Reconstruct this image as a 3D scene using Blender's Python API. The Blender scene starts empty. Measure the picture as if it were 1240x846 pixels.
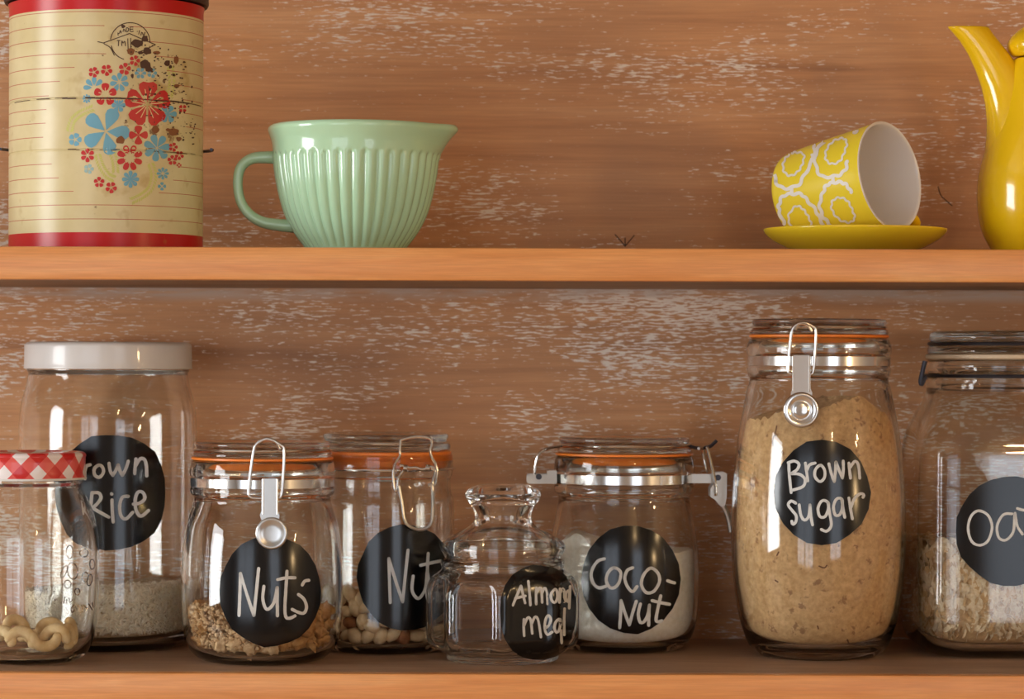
import bpy, bmesh, math, random
from math import pi, sin, cos, radians as R
from mathutils import Vector, Matrix, noise
from mathutils.bvhtree import BVHTree
random.seed(7)
S = bpy.context.scene
C = S.collection
# ---------------------------------------------------------------- camera
F = 3400.0          # focal length in pixels of the 1240x846 frame
D1 = 1.886          # camera to the front edge of the shelves
ZC = 1.35           # camera height
HZ = 433.0          # horizon row
ROLL = 0.0032
DEPTH = 0.245       # depth of the shelves (back board at y = DEPTH)
cd = bpy.data.cameras.new('camera'); cam = bpy.data.objects.new('camera', cd); C.objects.link(cam)
cd.sensor_width = 36; cd.lens = F/1240*36; cd.shift_y = (HZ-423)/1240
cam.matrix_world = Matrix.Translation((0, -D1, ZC)) @ Matrix.Rotation(pi/2, 4, 'X') @ Matrix.Rotation(ROLL, 4, 'Z')
cd.dof.use_dof = True; cd.dof.focus_distance = D1+0.05; cd.dof.aperture_fstop = 9.0
cd.clip_start = 0.05
S.camera = cam
# ---------------------------------------------------------------- world and lights
S.view_settings.view_transform = 'Standard'; S.view_settings.look = 'None'
S.view_settings.gamma = 1; S.view_settings.use_curve_mapping = False
S.view_settings.exposure = 1.40
S.cycles.max_bounces = 20; S.cycles.transmission_bounces = 18; S.cycles.glossy_bounces = 8
S.cycles.diffuse_bounces = 4; S.cycles.transparent_max_bounces = 16
S.cycles.blur_glossy = 0.3; S.cycles.sample_clamp_indirect = 40.0
wd = bpy.data.worlds.new('daylight'); S.world = wd; wd.use_nodes = True
wd.node_tree.nodes['Background'].inputs[0].default_value = (0.80, 0.88, 1.0, 1)
wd.node_tree.nodes['Background'].inputs[1].default_value = 1.2
def area(name, loc, rot, sx, sy, power, col):
    l = bpy.data.lights.new(name, 'AREA'); l.shape = 'RECTANGLE'; l.size = sx; l.size_y = sy
    l.energy = power; l.color = col
    o = bpy.data.objects.new(name, l); C.objects.link(o); o.location = loc; o.rotation_euler = rot
    return o
YF = -3.3           # inner face of the room wall behind the camera
WX0, WX1, WZ0, WZ1 = -2.1, -0.55, 0.45, 2.05    # the window opening
area('window_daylight', ((WX0+WX1)/2, YF-0.16, (WZ0+WZ1)/2), (R(-90), 0, 0), WX1-WX0, WZ1-WZ0, 158, (0.99, 0.985, 0.975))
VX0, VX1 = 0.75, 1.75    # a second, smaller window on the right
area('second_window_daylight', ((VX0+VX1)/2, YF-0.16, 1.25), (R(-90), 0, 0), VX1-VX0, 1.3, 84, (0.99, 0.985, 0.975))
area('side_area_light', (-2.66, -1.1, 1.45), (R(90), 0, R(-90)), 1.0, 1.2, 20, (0.95, 0.98, 1.0))  # unseen cool area light beside the solid left wall; no window opening there
for i, (x, y, z, p) in enumerate([(1.95, -1.75, 1.42, 6), (2.25, -1.55, 1.95, 5), (0.95, -3.0, 2.25, 5)]):
    l = bpy.data.lights.new('warm_bulb', 'POINT'); l.energy = p; l.shadow_soft_size = 0.05; l.color = (1.0, 0.66, 0.32)
    o = bpy.data.objects.new('warm_bulb', l); C.objects.link(o); o.location = (x, y, z)

# ---------------------------------------------------------------- helpers
def lvl(px, py): return py-ROLL*(px-620)
def WX(px, py, y): return (px-620+ROLL*(py-HZ))*(D1+y)/F
def WZ(px, py, y): return ZC+(HZ-lvl(px, py))*(D1+y)/F
def P(px, py, y): return Vector((WX(px, py, y), y, WZ(px, py, y)))
ZU = ZC+(HZ-300)*D1/F       # top of the upper shelf
ZUB = ZC+(HZ-340)*D1/F      # underside of the upper shelf
ZL = ZC+(HZ-816)*D1/F       # top of the lower shelf

def nodes(name):
    m = bpy.data.materials.new(name); m.use_nodes = True
    nt = m.node_tree; b = nt.nodes['Principled BSDF']
    return m, nt, b
def setp(b, **k):
    mp = dict(col='Base Color', rough='Roughness', metal='Metallic', ior='IOR', trans='Transmission Weight',
              coat='Coat Weight', crough='Coat Roughness', sss='Subsurface Weight', spec='Specular IOR Level')
    for a, v in k.items():
        if a == 'col': v = (*v, 1) if len(v) == 3 else v
        b.inputs[mp[a]].default_value = v
def srgb(r, g, b):
    f = lambda c: (c/255/12.92 if c/255 <= .04045 else ((c/255+.055)/1.055)**2.4)
    return (f(r), f(g), f(b))
def simple(name, col, **k):
    m, nt, b = nodes(name); setp(b, col=col, **k); return m
def nd(nt, t, **k):
    n = nt.nodes.new(t)
    for a, v in k.items(): setattr(n, a, v)
    return n
def coords(nt, scale=(1, 1, 1), loc=(0, 0, 0), rot=(0, 0, 0)):
    tc = nd(nt, 'ShaderNodeTexCoord'); mp = nd(nt, 'ShaderNodeMapping')
    mp.inputs['Scale'].default_value = scale; mp.inputs['Location'].default_value = loc; mp.inputs['Rotation'].default_value = rot
    nt.links.new(tc.outputs['Object'], mp.inputs[0]); return mp.outputs[0]
def noi(nt, vec, scale, detail=4, rough=.55, dist=0):
    n = nd(nt, 'ShaderNodeTexNoise'); n.inputs['Scale'].default_value = scale; n.inputs['Detail'].default_value = detail
    n.inputs['Roughness'].default_value = rough; n.inputs['Distortion'].default_value = dist
    nt.links.new(vec, n.inputs['Vector']); return n.outputs['Fac']
def ramp(nt, fac, stops):
    r = nd(nt, 'ShaderNodeValToRGB'); e = r.color_ramp.elements
    while len(e) < len(stops): e.new(0.5)
    for i, (p, c) in enumerate(stops):
        e[i].position = p; e[i].color = (*c, 1) if len(c) == 3 else c
    nt.links.new(fac, r.inputs[0]); return r.outputs[0]
def mix(nt, fac, a, b, mode='MIX'):
    n = nd(nt, 'ShaderNodeMix', data_type='RGBA', blend_type=mode)
    for s, v in ((0, fac), (6, a), (7, b)):
        if isinstance(v, (int, float)): n.inputs[s].default_value = v
        elif isinstance(v, tuple): n.inputs[s].default_value = (*v, 1) if len(v) == 3 else v
        else: nt.links.new(v, n.inputs[s])
    return n.outputs[2]
def math_(nt, op, a, b=0.0, c=0.0):
    n = nd(nt, 'ShaderNodeMath', operation=op)
    for i, v in enumerate((a, b, c)):
        if isinstance(v, (int, float)): n.inputs[i].default_value = v
        else: nt.links.new(v, n.inputs[i])
    return n.outputs[0]
def bump(nt, b, fac, st=.3, dist=.001):
    n = nd(nt, 'ShaderNodeBump'); n.inputs['Strength'].default_value = st; n.inputs['Distance'].default_value = dist
    nt.links.new(fac, n.inputs['Height']); nt.links.new(n.outputs[0], b.inputs['Normal'])
def grey(v): return (v, v, v)

# ---- materials
def wall_mat():
    m, nt, b = nodes('worn plywood')
    g1 = noi(nt, coords(nt, (1.2, 1, 22)), 3.0, 6, .6, .4)
    base = ramp(nt, g1, [(.26, srgb(178, 122, 78)), (.42, srgb(206, 146, 96)), (.55, srgb(218, 158, 106)), (.72, srgb(228, 172, 122))])
    g2 = noi(nt, coords(nt, (6, 1, 260)), 3.0, 3, .6)
    base = mix(nt, ramp(nt, g2, [(.35, grey(.22)), (.62, grey(0))]), base, srgb(156, 106, 72))
    g3 = noi(nt, coords(nt, (1, 1, 1), (3, 0, 1)), 4.0, 3)
    base = mix(nt, ramp(nt, g3, [(.46, grey(0)), (.68, grey(.4))]), base, srgb(160, 120, 92))
    # left over paint: short pale flecks along the grain, in clusters
    f = noi(nt, coords(nt, (26, 1, 190), (1.3, 0, 0)), 3.6, 3, .62)
    cl = noi(nt, coords(nt, (1.3, 1, 3.4), (.2, 0, .63)), 4.6, 4, .6)
    tc = nd(nt, 'ShaderNodeTexCoord'); sx = nd(nt, 'ShaderNodeSeparateXYZ'); nt.links.new(tc.outputs['Object'], sx.inputs[0])
    zz = sx.outputs['Z']
    low = nd(nt, 'ShaderNodeMapRange'); low.inputs['From Min'].default_value = ZU-.01; low.inputs['From Max'].default_value = ZUB-.01
    low.inputs['To Min'].default_value = 0.0; low.inputs['To Max'].default_value = 0.038
    nt.links.new(zz, low.inputs[0])
    sm = math_(nt, 'ADD', math_(nt, 'ADD', f, math_(nt, 'MULTIPLY', cl, .75)), low.outputs[0])
    sm = math_(nt, 'MULTIPLY', sm, .8)
    fl = ramp(nt, sm, [(.803, grey(0)), (.826, grey(.95))])
    base = mix(nt, fl, base, srgb(240, 226, 210))
    f2 = noi(nt, coords(nt, (60, 1, 420), (4.3, 0, 0)), 3.0, 2, .6)
    base = mix(nt, ramp(nt, f2, [(.70, grey(0)), (.76, grey(.6))]), base, srgb(214, 190, 166))
    # paint line along the underside of the upper shelf
    band = nd(nt, 'ShaderNodeMapRange'); band.inputs['From Min'].default_value = ZUB-.011; band.inputs['From Max'].default_value = ZUB-.004
    nt.links.new(zz, band.inputs[0])
    b2 = math_(nt, 'MULTIPLY', band.outputs[0], math_(nt, 'LESS_THAN', zz, ZUB+.002))
    n4 = noi(nt, coords(nt, (5, 1, 40)), 3.0, 4)
    base = mix(nt, math_(nt, 'MULTIPLY', b2, ramp(nt, n4, [(.36, grey(0)), (.55, grey(.8))])), base, srgb(200, 176, 158))
    nt.links.new(base, b.inputs['Base Color']); b.inputs['Roughness'].default_value = .55
    bump(nt, b, g2, .25, .0006)
    return m
def wood_mat(name, stops, sc=1.0, rough=.38, coat=.25):
    m, nt, b = nodes(name)
    g = noi(nt, coords(nt, (2.0*sc, 9*sc, 30*sc)), 3.0, 6, .6, .5)
    base = ramp(nt, g, stops)
    g2 = noi(nt, coords(nt, (9, 60, 260)), 3.0, 3, .6)
    base = mix(nt, ramp(nt, g2, [(.4, grey(.22)), (.62, grey(0))]), base, tuple(c*.62 for c in stops[0][1]))
    v = nd(nt, 'ShaderNodeTexVoronoi'); v.inputs['Scale'].default_value = 6
    nt.links.new(coords(nt, (2, 6, 6), (.31, 0, .2)), v.inputs['Vector'])
    base = mix(nt, ramp(nt, v.outputs['Distance'], [(.03, grey(.8)), (.06, grey(0))]), base, srgb(96, 48, 28))
    nt.links.new(base, b.inputs['Base Color']); setp(b, rough=rough, coat=coat, crough=.3)
    bump(nt, b, g2, .12, .0005)
    return m
M = {}
M['wall'] = wall_mat()
M['shelf'] = wood_mat('orange varnished pine', [(.25, srgb(212, 134, 66)), (.45, srgb(226, 150, 82)), (.6, srgb(234, 162, 94)), (.8, srgb(240, 180, 118))])
M['shelf_raw'] = wood_mat('bare shelf board', [(.25, srgb(146, 114, 88)), (.5, srgb(170, 134, 104)), (.8, srgb(186, 152, 120))], rough=.6, coat=0)
def glass_mat(name, col, ior=1.47):
    m, nt, b = nodes(name); setp(b, col=col, rough=0.0, ior=ior, trans=1.0); return m
M['glass'] = glass_mat('clear jar glass', (.965, .968, .945))
M['glass_grey'] = glass_mat('greyish jar glass', (.74, .77, .71))
M['black'] = simple('black chalkboard sticker', srgb(12, 12, 14), rough=.17, spec=.5)
M['chalk'] = simple('white chalk pen', srgb(214, 214, 210), rough=.7)
M['chalk_blue'] = simple('greyer chalk pen', srgb(188, 190, 196), rough=.7)
M['rubber'] = simple('orange rubber', srgb(255, 136, 42), rough=.4, sss=.1)
M['cream_rubber'] = simple('cream rubber', srgb(214, 192, 160), rough=.5)
M['chrome'] = simple('chrome steel', (.78, .77, .75), metal=1.0, rough=.16)
M['dull_steel'] = simple('brushed steel', (.62, .61, .58), metal=1.0, rough=.28)
M['dark_wire'] = simple('dark wire', (.06, .06, .075), metal=.8, rough=.4)
M['white_enamel'] = simple('white painted metal', srgb(224, 220, 214), rough=.32, coat=.3)
M['mint'] = simple('mint green glaze', srgb(190, 228, 188), rough=.16, coat=.5, crough=.06)
M['yellow_glaze'] = simple('yellow glaze', srgb(250, 202, 22), rough=.16, coat=.6, crough=.05)
M['cup_yellow'] = simple('lemon yellow glaze', srgb(244, 216, 56), rough=.22, coat=.4, crough=.06)
M['white_glaze'] = simple('white glaze', srgb(240, 234, 228), rough=.2, coat=.4)
M['print_white'] = simple('white printed line', srgb(236, 228, 216), rough=.3)
M['red_print'] = simple('red print', srgb(200, 32, 30), rough=.4)
M['blue_print'] = simple('blue print', srgb(112, 172, 194), rough=.45)
M['pale_blue_print'] = simple('pale blue print', srgb(158, 192, 190), rough=.45)
M['leaf_print'] = simple('yellow green print', srgb(206, 204, 112), rough=.45)
M['line_print'] = simple('thin red print', srgb(190, 96, 70), rough=.45)
M['cream_print'] = simple('cream print', srgb(232, 212, 160), rough=.45)
M['stamp'] = simple('dark brown worn print', srgb(78, 48, 32), rough=.6)
M['rust_rim'] = simple('dark rusty rim', srgb(64, 42, 36), rough=.5, metal=.3)
M['window_frame'] = simple('white window paint', srgb(225, 222, 215), rough=.5)
M['room'] = simple('grey room paint', srgb(172, 168, 162), rough=.8)
M['floor'] = simple('pale floorboards', srgb(196, 168, 138), rough=.6)
def powder(name, a, b_, spots=None, scale=260, th=.68):
    m, nt, b = nodes(name)
    n = noi(nt, coords(nt), scale, 3, .6)
    c = ramp(nt, n, [(.3, a), (.7, b_)])
    if spots:
        n2 = noi(nt, coords(nt, (1, 1, 1), (1, 2, 3)), scale*.45, 3, .7)
        c = mix(nt, ramp(nt, n2, [(th, grey(0)), (th+.06, grey(.8))]), c, spots)
    nt.links.new(c, b.inputs['Base Color']); b.inputs['Roughness'].default_value = .9
    bump(nt, b, n, .5, .0012)
    return m
M['sugar'] = powder('brown sugar', srgb(196, 152, 100), srgb(228, 188, 136), srgb(150, 106, 68), th=.6)
M['coconut'] = powder('white desiccated coconut', srgb(232, 222, 206), srgb(250, 244, 234))
M['rice'] = powder('rice grain', srgb(240, 220, 188), srgb(255, 246, 228))
M['rice_core'] = powder('rice mass', srgb(196, 164, 124), srgb(224, 198, 160))
M['oat'] = powder('rolled oat', srgb(226, 196, 152), srgb(250, 232, 200), scale=400)
M['oat_dark'] = powder('darker rolled oat', srgb(196, 154, 104), srgb(226, 190, 142), scale=400)
M['oat_core'] = powder('oat mass', srgb(190, 154, 110), srgb(222, 188, 142))
M['walnut'] = powder('walnut', srgb(176, 118, 60), srgb(222, 172, 108), srgb(120, 70, 34), scale=180, th=.62)
M['crumb'] = powder('ground nut crumb', srgb(206, 164, 118), srgb(236, 204, 160), srgb(150, 100, 58), scale=300)
M['peanut'] = powder('blanched nut', srgb(222, 184, 136), srgb(242, 214, 172), scale=150)
M['skin_nut'] = powder('skin-on nut', srgb(132, 76, 44), srgb(176, 112, 68), scale=150)
M['cashew'] = powder('cashew nut', srgb(226, 188, 130), srgb(244, 216, 166), scale=120)

def mkmesh(name, verts, faces, mats, smooth=True, sharp=40, mi=None):
    me = bpy.data.meshes.new(name); me.from_pydata([tuple(v) for v in verts], [], faces)
    for m in (mats if isinstance(mats, (list, tuple)) else [mats]): me.materials.append(m)
    if smooth:
        me.polygons.foreach_set('use_smooth', [True]*len(me.polygons))
        if sharp: me.set_sharp_from_angle(angle=R(sharp))
    if mi: me.polygons.foreach_set('material_index', mi)
    me.validate(); me.update(); return me
def recalc(me):
    bm = bmesh.new(); bm.from_mesh(me); bmesh.ops.recalc_face_normals(bm, faces=bm.faces[:]); bm.to_mesh(me); bm.free()
def root_of(p):
    v = Vector((0, 0, 0))
    while p: v += p.location; p = p.parent
    return v
def part(name, geo, mats, parent=None, fix=False, **k):
    """geo = (verts in world space, faces); the object sits at its parent's origin"""
    verts, faces = geo
    o0 = root_of(parent)
    me = mkmesh(name, [Vector(v)-o0 for v in verts], faces, mats, **k)
    if fix: recalc(me)
    o = bpy.data.objects.new(name, me); C.objects.link(o); o.parent = parent
    return o
def tag(o, label=None, cat=None, group=None, kind=None):
    if label: o['label'] = label
    if cat: o['category'] = cat
    if group: o['group'] = group
    if kind: o['kind'] = kind
    return o
def thing(name, label, cat, loc, group=None):
    o = bpy.data.objects.new(name, None); C.objects.link(o); o.location = loc; o.empty_display_size = .02
    return tag(o, label, cat, group)
def join(*geos):
    V, Fc = [], []
    for v, f in geos:
        n = len(V); V += list(v); Fc += [tuple(i+n for i in q) for q in f]
    return V, Fc
def box(x0, x1, y0, y1, z0, z1):
    v = [(x, y, z) for z in (z0, z1) for y in (y0, y1) for x in (x0, x1)]
    return v, [(0, 2, 3, 1), (4, 5, 7, 6), (0, 1, 5, 4), (2, 6, 7, 3), (0, 4, 6, 2), (1, 3, 7, 5)]
def rbox(name, x0, x1, y0, y1, z0, z1, mat, parent=None, bev=.002, seg=2):
    v, f = box(x0, x1, y0, y1, z0, z1)
    o0 = root_of(parent)
    me = mkmesh(name, [Vector(a)-o0 for a in v], f, mat, smooth=False)
    bm = bmesh.new(); bm.from_mesh(me)
    if bev: bmesh.ops.bevel(bm, geom=bm.edges[:], offset=bev, segments=seg, affect='EDGES', profile=.5)
    bmesh.ops.recalc_face_normals(bm, faces=bm.faces[:]); bm.to_mesh(me); bm.free()
    me.polygons.foreach_set('use_smooth', [True]*len(me.polygons)); me.set_sharp_from_angle(angle=R(35))
    o = bpy.data.objects.new(name, me); C.objects.link(o); o.parent = parent
    return o
def chaikin(pts, it=2, closed=False):
    for _ in range(it):
        q = []
        n = len(pts)
        if not closed: q.append(pts[0])
        for i in range(n if closed else n-1):
            a, b = Vector(pts[i]), Vector(pts[(i+1) % n])
            q.append(a*.75+b*.25); q.append(a*.25+b*.75)
        if not closed: q.append(pts[-1])
        pts = [Vector(p) for p in q]
    return pts
def catmull(pts, sub=6, closed=False):
    pts = [Vector(p) for p in pts]; n = len(pts)
    if n < 3: return pts
    out = []
    for i in range(n if closed else n-1):
        g = lambda k: pts[k % n] if closed else pts[max(0, min(n-1, k))]
        p0, p1, p2, p3 = g(i-1), g(i), g(i+1), g(i+2)
        for j in range(sub):
            t = j/sub
            out.append(.5*((2*p1)+(p2-p0)*t+(2*p0-5*p1+4*p2-p3)*t*t+(3*p1-p0-3*p2+p3)*t**3))
    if not closed: out.append(pts[-1])
    return out
def lathe(prof, cx, cy, n=72, rf=None, closed=False):
    """prof = [(r, z)...]; r = 0 makes a pole; rf(theta, r, z) -> (r, z) shapes the section"""
    V, Fc, rows = [], [], []
    for r, z in prof:
        if r < 1e-6:
            rows.append([len(V)]); V.append((cx, cy, z)); continue
        row = []
        for i in range(n):
            t = 2*pi*i/n
            rr, zz = rf(t, r, z) if rf else (r, z)
            row.append(len(V)); V.append((cx+rr*cos(t), cy+rr*sin(t), zz))
        rows.append(row)
    pr = list(zip(rows, rows[1:]))
    if closed: pr.append((rows[-1], rows[0]))
    for a, b in pr:
        for i in range(n):
            j = (i+1) % n
            if len(a) == 1 and len(b) == 1: continue
            if len(a) == 1: Fc.append((a[0], b[j], b[i]))
            elif len(b) == 1: Fc.append((a[i], a[j], b[0]))
            else: Fc.append((a[i], a[j], b[j], b[i]))
    return V, Fc
def tube(pts, r, seg=10, closed=False, caps=True, flat=1.0):
    pts = [Vector(p) for p in pts]; n = len(pts)
    rad = r if callable(r) else (lambda t: r)
    T = [(pts[(i+1) % n]-pts[i-1] if closed else pts[min(n-1, i+1)]-pts[max(0, i-1)]).normalized() for i in range(n)]
    up = Vector((0, 0, 1)) if abs(T[0].z) < .9 else Vector((0, 1, 0))
    N = (up-T[0]*up.dot(T[0])).normalized()
    V, Fc = [], []
    for i in range(n):
        N = (N-T[i]*N.dot(T[i])).normalized(); B = T[i].cross(N)
        rr = rad(i/(n-1))
        for k in range(seg):
            a = 2*pi*k/seg
            V.append(pts[i]+N*rr*cos(a)+B*rr*sin(a)*flat)
    for i in range(n if closed else n-1):
        for k in range(seg):
            a, b = i*seg, ((i+1) % n)*seg
            Fc.append((a+k, b+k, b+(k+1) % seg, a+(k+1) % seg))
    if caps and not closed:
        Fc.append(tuple(range(seg))); Fc.append(tuple((n-1)*seg+k for k in reversed(range(seg))))
    return V, Fc
def plate(outline, y, th):
    """flat plate facing the room; outline = world (x, z) points"""
    n = len(outline)
    V = [(x, y, z) for x, z in outline]+[(x, y+th, z) for x, z in outline]
    Fc = [tuple(range(n)), tuple(range(2*n-1, n-1, -1))]
    Fc += [(i, i+n, (i+1) % n+n, (i+1) % n) for i in range(n)]
    return V, Fc

# ---- prints and stickers that lie on a curved surface
def bvh(geo):
    return BVHTree.FromPolygons([Vector(v) for v in geo[0]], geo[1])
CO = Vector((0, -D1, ZC))
def onto(tree, px, py, off):
    d = (P(px, py, 0)-CO).normalized()
    h, nrm, i, _ = tree.ray_cast(CO, d)
    if h is None: return None
    if nrm.dot(d) > 0: nrm = -nrm
    return h+nrm*off
def strokes(tree, lines, w, off, step=1.2):
    """ribbons of half width w (pixels) with round ends, laid on the surface"""
    V, Fc = [], []
    for ln in lines:
        closed = len(ln) > 3 and (Vector(ln[0])-Vector(ln[-1])).length < 1e-6
        pts = catmull(ln[:-1] if closed else ln, 6, closed)
        if closed: pts.append(pts[0])
        q = [pts[0]]
        for p in pts[1:]:
            if (p-q[-1]).length >= step: q.append(p)
        if (q[-1]-pts[-1]).length > .1: q.append(pts[-1])
        if len(q) == 1: q.append(q[0]+Vector((.3, .3)))
        last = None
        for i, p in enumerate(q):
            t = (q[min(len(q)-1, i+1)]-q[max(0, i-1)])
            if t.length < 1e-6: t = Vector((1, 0))
            t.normalize(); nn = Vector((-t.y, t.x))
            ww = w*(1+.12*noise.noise(Vector((p.x*.3, p.y*.3, 1))))
            a = onto(tree, p.x+nn.x*ww, p.y+nn.y*ww, off); b = onto(tree, p.x-nn.x*ww, p.y-nn.y*ww, off)
            if a is None or b is None: last = None; continue
            V += [a, b]; k = len(V)-2
            if last is not None: Fc.append((last, last+1, k+1, k))
            last = k
        for e in (q[0], q[-1]):
            c = [onto(tree, e.x+w*cos(2*pi*k/10), e.y+w*sin(2*pi*k/10), off*1.0) for k in range(10)]
            if all(x is not None for x in c):
                k = len(V); V += c; Fc.append(tuple(range(k, k+10)))
    return V, Fc
def blob(tree, outline, off):
    """filled outline (pixels) as a fan of rings on the surface"""
    n = len(outline); cx = sum(p[0] for p in outline)/n; cy = sum(p[1] for p in outline)/n
    V, Fc = [], []
    c = onto(tree, cx, cy, off)
    if c is None: return [], []
    V.append(c)
    size = max(math.hypot(p[0]-cx, p[1]-cy) for p in outline)
    rings = max(1, int(size/5))
    for r in range(1, rings+1):
        for p in outline:
            t = r/rings; h = onto(tree, cx+(p[0]-cx)*t, cy+(p[1]-cy)*t, off)
            V.append(h if h is not None else c)
    for i in range(n):
        j = (i+1) % n
        Fc.append((0, 1+i, 1+j))
        for r in range(rings-1):
            a = 1+r*n; b = a+n
            Fc.append((a+i, b+i, b+j, a+j))
    return V, Fc
def sticker(tree, cx, cy, rx, ry, parent, seed, off=.0004, corners=26, writing=None, w=1.7, mat='chalk', label=None, wname='handwriting', pw=2.0):
    rnd = random.Random(seed); pts = []
    for k in range(corners):                      # scissor-cut disc: many short straight snips
        a = 2*pi*k/corners; j = 1+rnd.uniform(-.018, .018)
        ca, sa = cos(a), sin(a)
        e = (abs(ca)**pw+abs(sa)**pw)**(-1/pw)
        pts.append((cx+rx*j*e*ca, cy+ry*j*e*sa))
    fine = []
    for i in range(corners):
        a, b = pts[i], pts[(i+1) % corners]
        for t in (0, .5): fine.append((a[0]*(1-t)+b[0]*t, a[1]*(1-t)+b[1]*t))
    v, f = blob(tree, fine, off)
    n = len(fine); o = len(v)-n
    v2 = list(v); k = len(v2)                      # a small edge down to the glass
    ctr = v[0]
    for i in range(n):
        p = v[o+i]; h = onto(tree, *fine[i], .00005); v2.append(h if h is not None else p)
    f2 = list(f)+[(o+i, k+i, k+(i+1) % n, o+(i+1) % n) for i in range(n)]
    lb = part('label', (v2, f2), M['black'], parent, sharp=60)
    if label: lb['label'] = label
    if writing:
        part(wname, strokes(tree, writing, w, off+.00025), M[mat], lb, smooth=False)
    return lb
def sc(lines, ox, oy, s): return [[(ox+x/s, oy+y/s) for x, y in ln] for ln in lines]

# ================================================================ the setting
X0, X1 = -1.0, 1.0
wb = part('wall_back', box(-2.6, 2.6, DEPTH, DEPTH+.05, 0, 2.6), M['wall'], smooth=False); tag(wb, 'brown worn plywood back board with flecks of old white paint', kind='structure')
o = part('floor', box(-2.75, 2.75, YF-.05, DEPTH+.05, -.05, 0), M['floor'], smooth=False); tag(o, kind='structure')
o = part('ceiling', box(-2.75, 2.75, YF-.05, DEPTH+.05, 2.6, 2.65), M['room'], smooth=False); tag(o, kind='structure')
o = part('wall_right', box(2.6, 2.75, YF-.05, DEPTH+.05, 0, 2.6), M['room'], smooth=False); tag(o, kind='structure')
o = part('wall_left', box(-2.85, -2.7, YF-.05, DEPTH+.05, 0, 2.6), M['room'], smooth=False); tag(o, kind='structure')
o = part('wall_front', join(box(-2.75, WX0, YF-.1, YF, 0, 2.6), box(WX1, VX0, YF-.1, YF, 0, 2.6), box(VX1, 2.75, YF-.1, YF, 0, 2.6), box(VX0, VX1, YF-.1, YF, 0, .6), box(VX0, VX1, YF-.1, YF, 1.9, 2.6),
         box(WX0, WX1, YF-.1, YF, 0, WZ0), box(WX0, WX1, YF-.1, YF, WZ1, 2.6)), M['room'], smooth=False); tag(o, kind='structure')
fw = [box(WX0, WX1, YF-.09, YF+.01, WZ0, WZ0+.05), box(WX0, WX1, YF-.09, YF+.01, WZ1-.05, WZ1),
      box(WX0, WX0+.05, YF-.09, YF+.01, WZ0, WZ1), box(WX1-.05, WX1, YF-.09, YF+.01, WZ0, WZ1)]
xm = (WX0+WX1)/2
fw += [box(xm-.04, xm+.04, YF-.08, YF, WZ0, WZ1), box(WX0, WX1, YF-.07, YF-.02, 1.2, 1.225), box(WX0, WX1, YF-.07, YF-.02, 1.67, 1.695)]
for k in (.25, .75):
    x = WX0+(WX1-WX0)*k; fw.append(box(x-.012, x+.012, YF-.07, YF-.02, WZ0, WZ1))
o = part('window_1', join(*fw), M['window_frame'], smooth=False); tag(o, kind='structure')

fw = [box(VX0, VX1, YF-.09, YF+.01, .6, .65), box(VX0, VX1, YF-.09, YF+.01, 1.85, 1.9), box(VX0, VX0+.05, YF-.09, YF+.01, .6, 1.9),
      box(VX1-.05, VX1, YF-.09, YF+.01, .6, 1.9), box(1.235, 1.265, YF-.07, YF-.02, .6, 1.9), box(VX0, VX1, YF-.07, YF-.02, 1.25, 1.275)]
o = part('window_2', join(*fw), M['window_frame'], smooth=False); tag(o, kind='structure')

def shelf(zt, zb, label):
    t = thing('shelf', label, 'shelf', (0, 0, zb))
    rbox('board', X0, X1, .012, DEPTH-.0005, zb+.0006, zt, M['shelf_raw'], t, .0008, 1)
    rbox('front_edge', X0, X1, 0, .0118, zb, zt, M['shelf'], t, .0014, 2)
    return t
shelf(ZU, ZUB, 'upper orange varnished wooden shelf carrying the tin, jug, cup and coffee pot')
shelf(ZL, ZL-.0222, 'lower wooden shelf carrying the row of glass storage jars')

shelf(ZU+.2862, ZU+.264, 'topmost wooden shelf, above the picture')

# ================================================================ glass jars
class Jar:
    def __init__(s, name, label, cx, yc, base=None, z0=ZL):
        s.cx, s.yc = cx, yc; s.k = (D1+yc)/F
        s.X = WX(cx, 650 if z0 < ZC else 200, yc); s.z0 = z0
        s.root = thing(name, label, 'jar', (s.X, yc, z0))
        s.base = base                              # photo row that stands for the foot
    def z(s, py):                                  # rows are stretched a little so that the foot meets the shelf
        z = WZ(s.cx, py, s.yc)
        zb = WZ(s.cx, s.base, s.yc)
        top = WZ(s.cx, 560, s.yc)
        t = min(1, max(0, (top-z)/(top-zb)))
        return z+(s.z0-zb)*t
    def prof(s, pts): return [(hw*s.k, s.z(py)) for py, hw in pts]
    def p(s, px, py, y): 
        v = P(px, py, y); return v
def shell(jar, outer, inner, mat, name='body', it=2, n=96, rf=None):
    po = chaikin([Vector(p) for p in jar.prof(outer)], it)
    pi_ = chaikin([Vector(p) for p in jar.prof(inner)], it)
    full = [(p[0], p[1]) for p in po]+[(p[0], p[1]) for p in pi_]
    g = lathe(full, jar.X, jar.yc, n, rf)
    o = part(name, g, M[mat], jar.root, fix=True, sharp=None)
    tree = bvh(lathe([(p[0], p[1]) for p in po], jar.X, jar.yc, n, rf))
    return o, tree
def ring(jar, pts, mat, name, it=1, parent=None, n=96):
    pr = [(p[0], p[1]) for p in chaikin([Vector(p) for p in jar.prof(pts)], it, True)]
    return part(name, lathe(pr, jar.X, jar.yc, n, closed=True), M[mat], parent or jar.root, fix=True, sharp=50)
def solid(jar, pts, mat, name, it=2, parent=None, n=96):
    pr = [(p[0], p[1]) for p in chaikin([Vector(p) for p in jar.prof(pts)], it)]
    return part(name, lathe(pr, jar.X, jar.yc, n), M[mat], parent or jar.root, fix=True, sharp=None)
def arc(jar, py, hw, a0, a1, n=40, dz=0):
    z = jar.z(py)+dz
    return [Vector((jar.X+hw*jar.k*cos(R(a0+(a1-a0)*i/n)), jar.yc+hw*jar.k*sin(R(a0+(a1-a0)*i/n)), z)) for i in range(n+1)]
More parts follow.
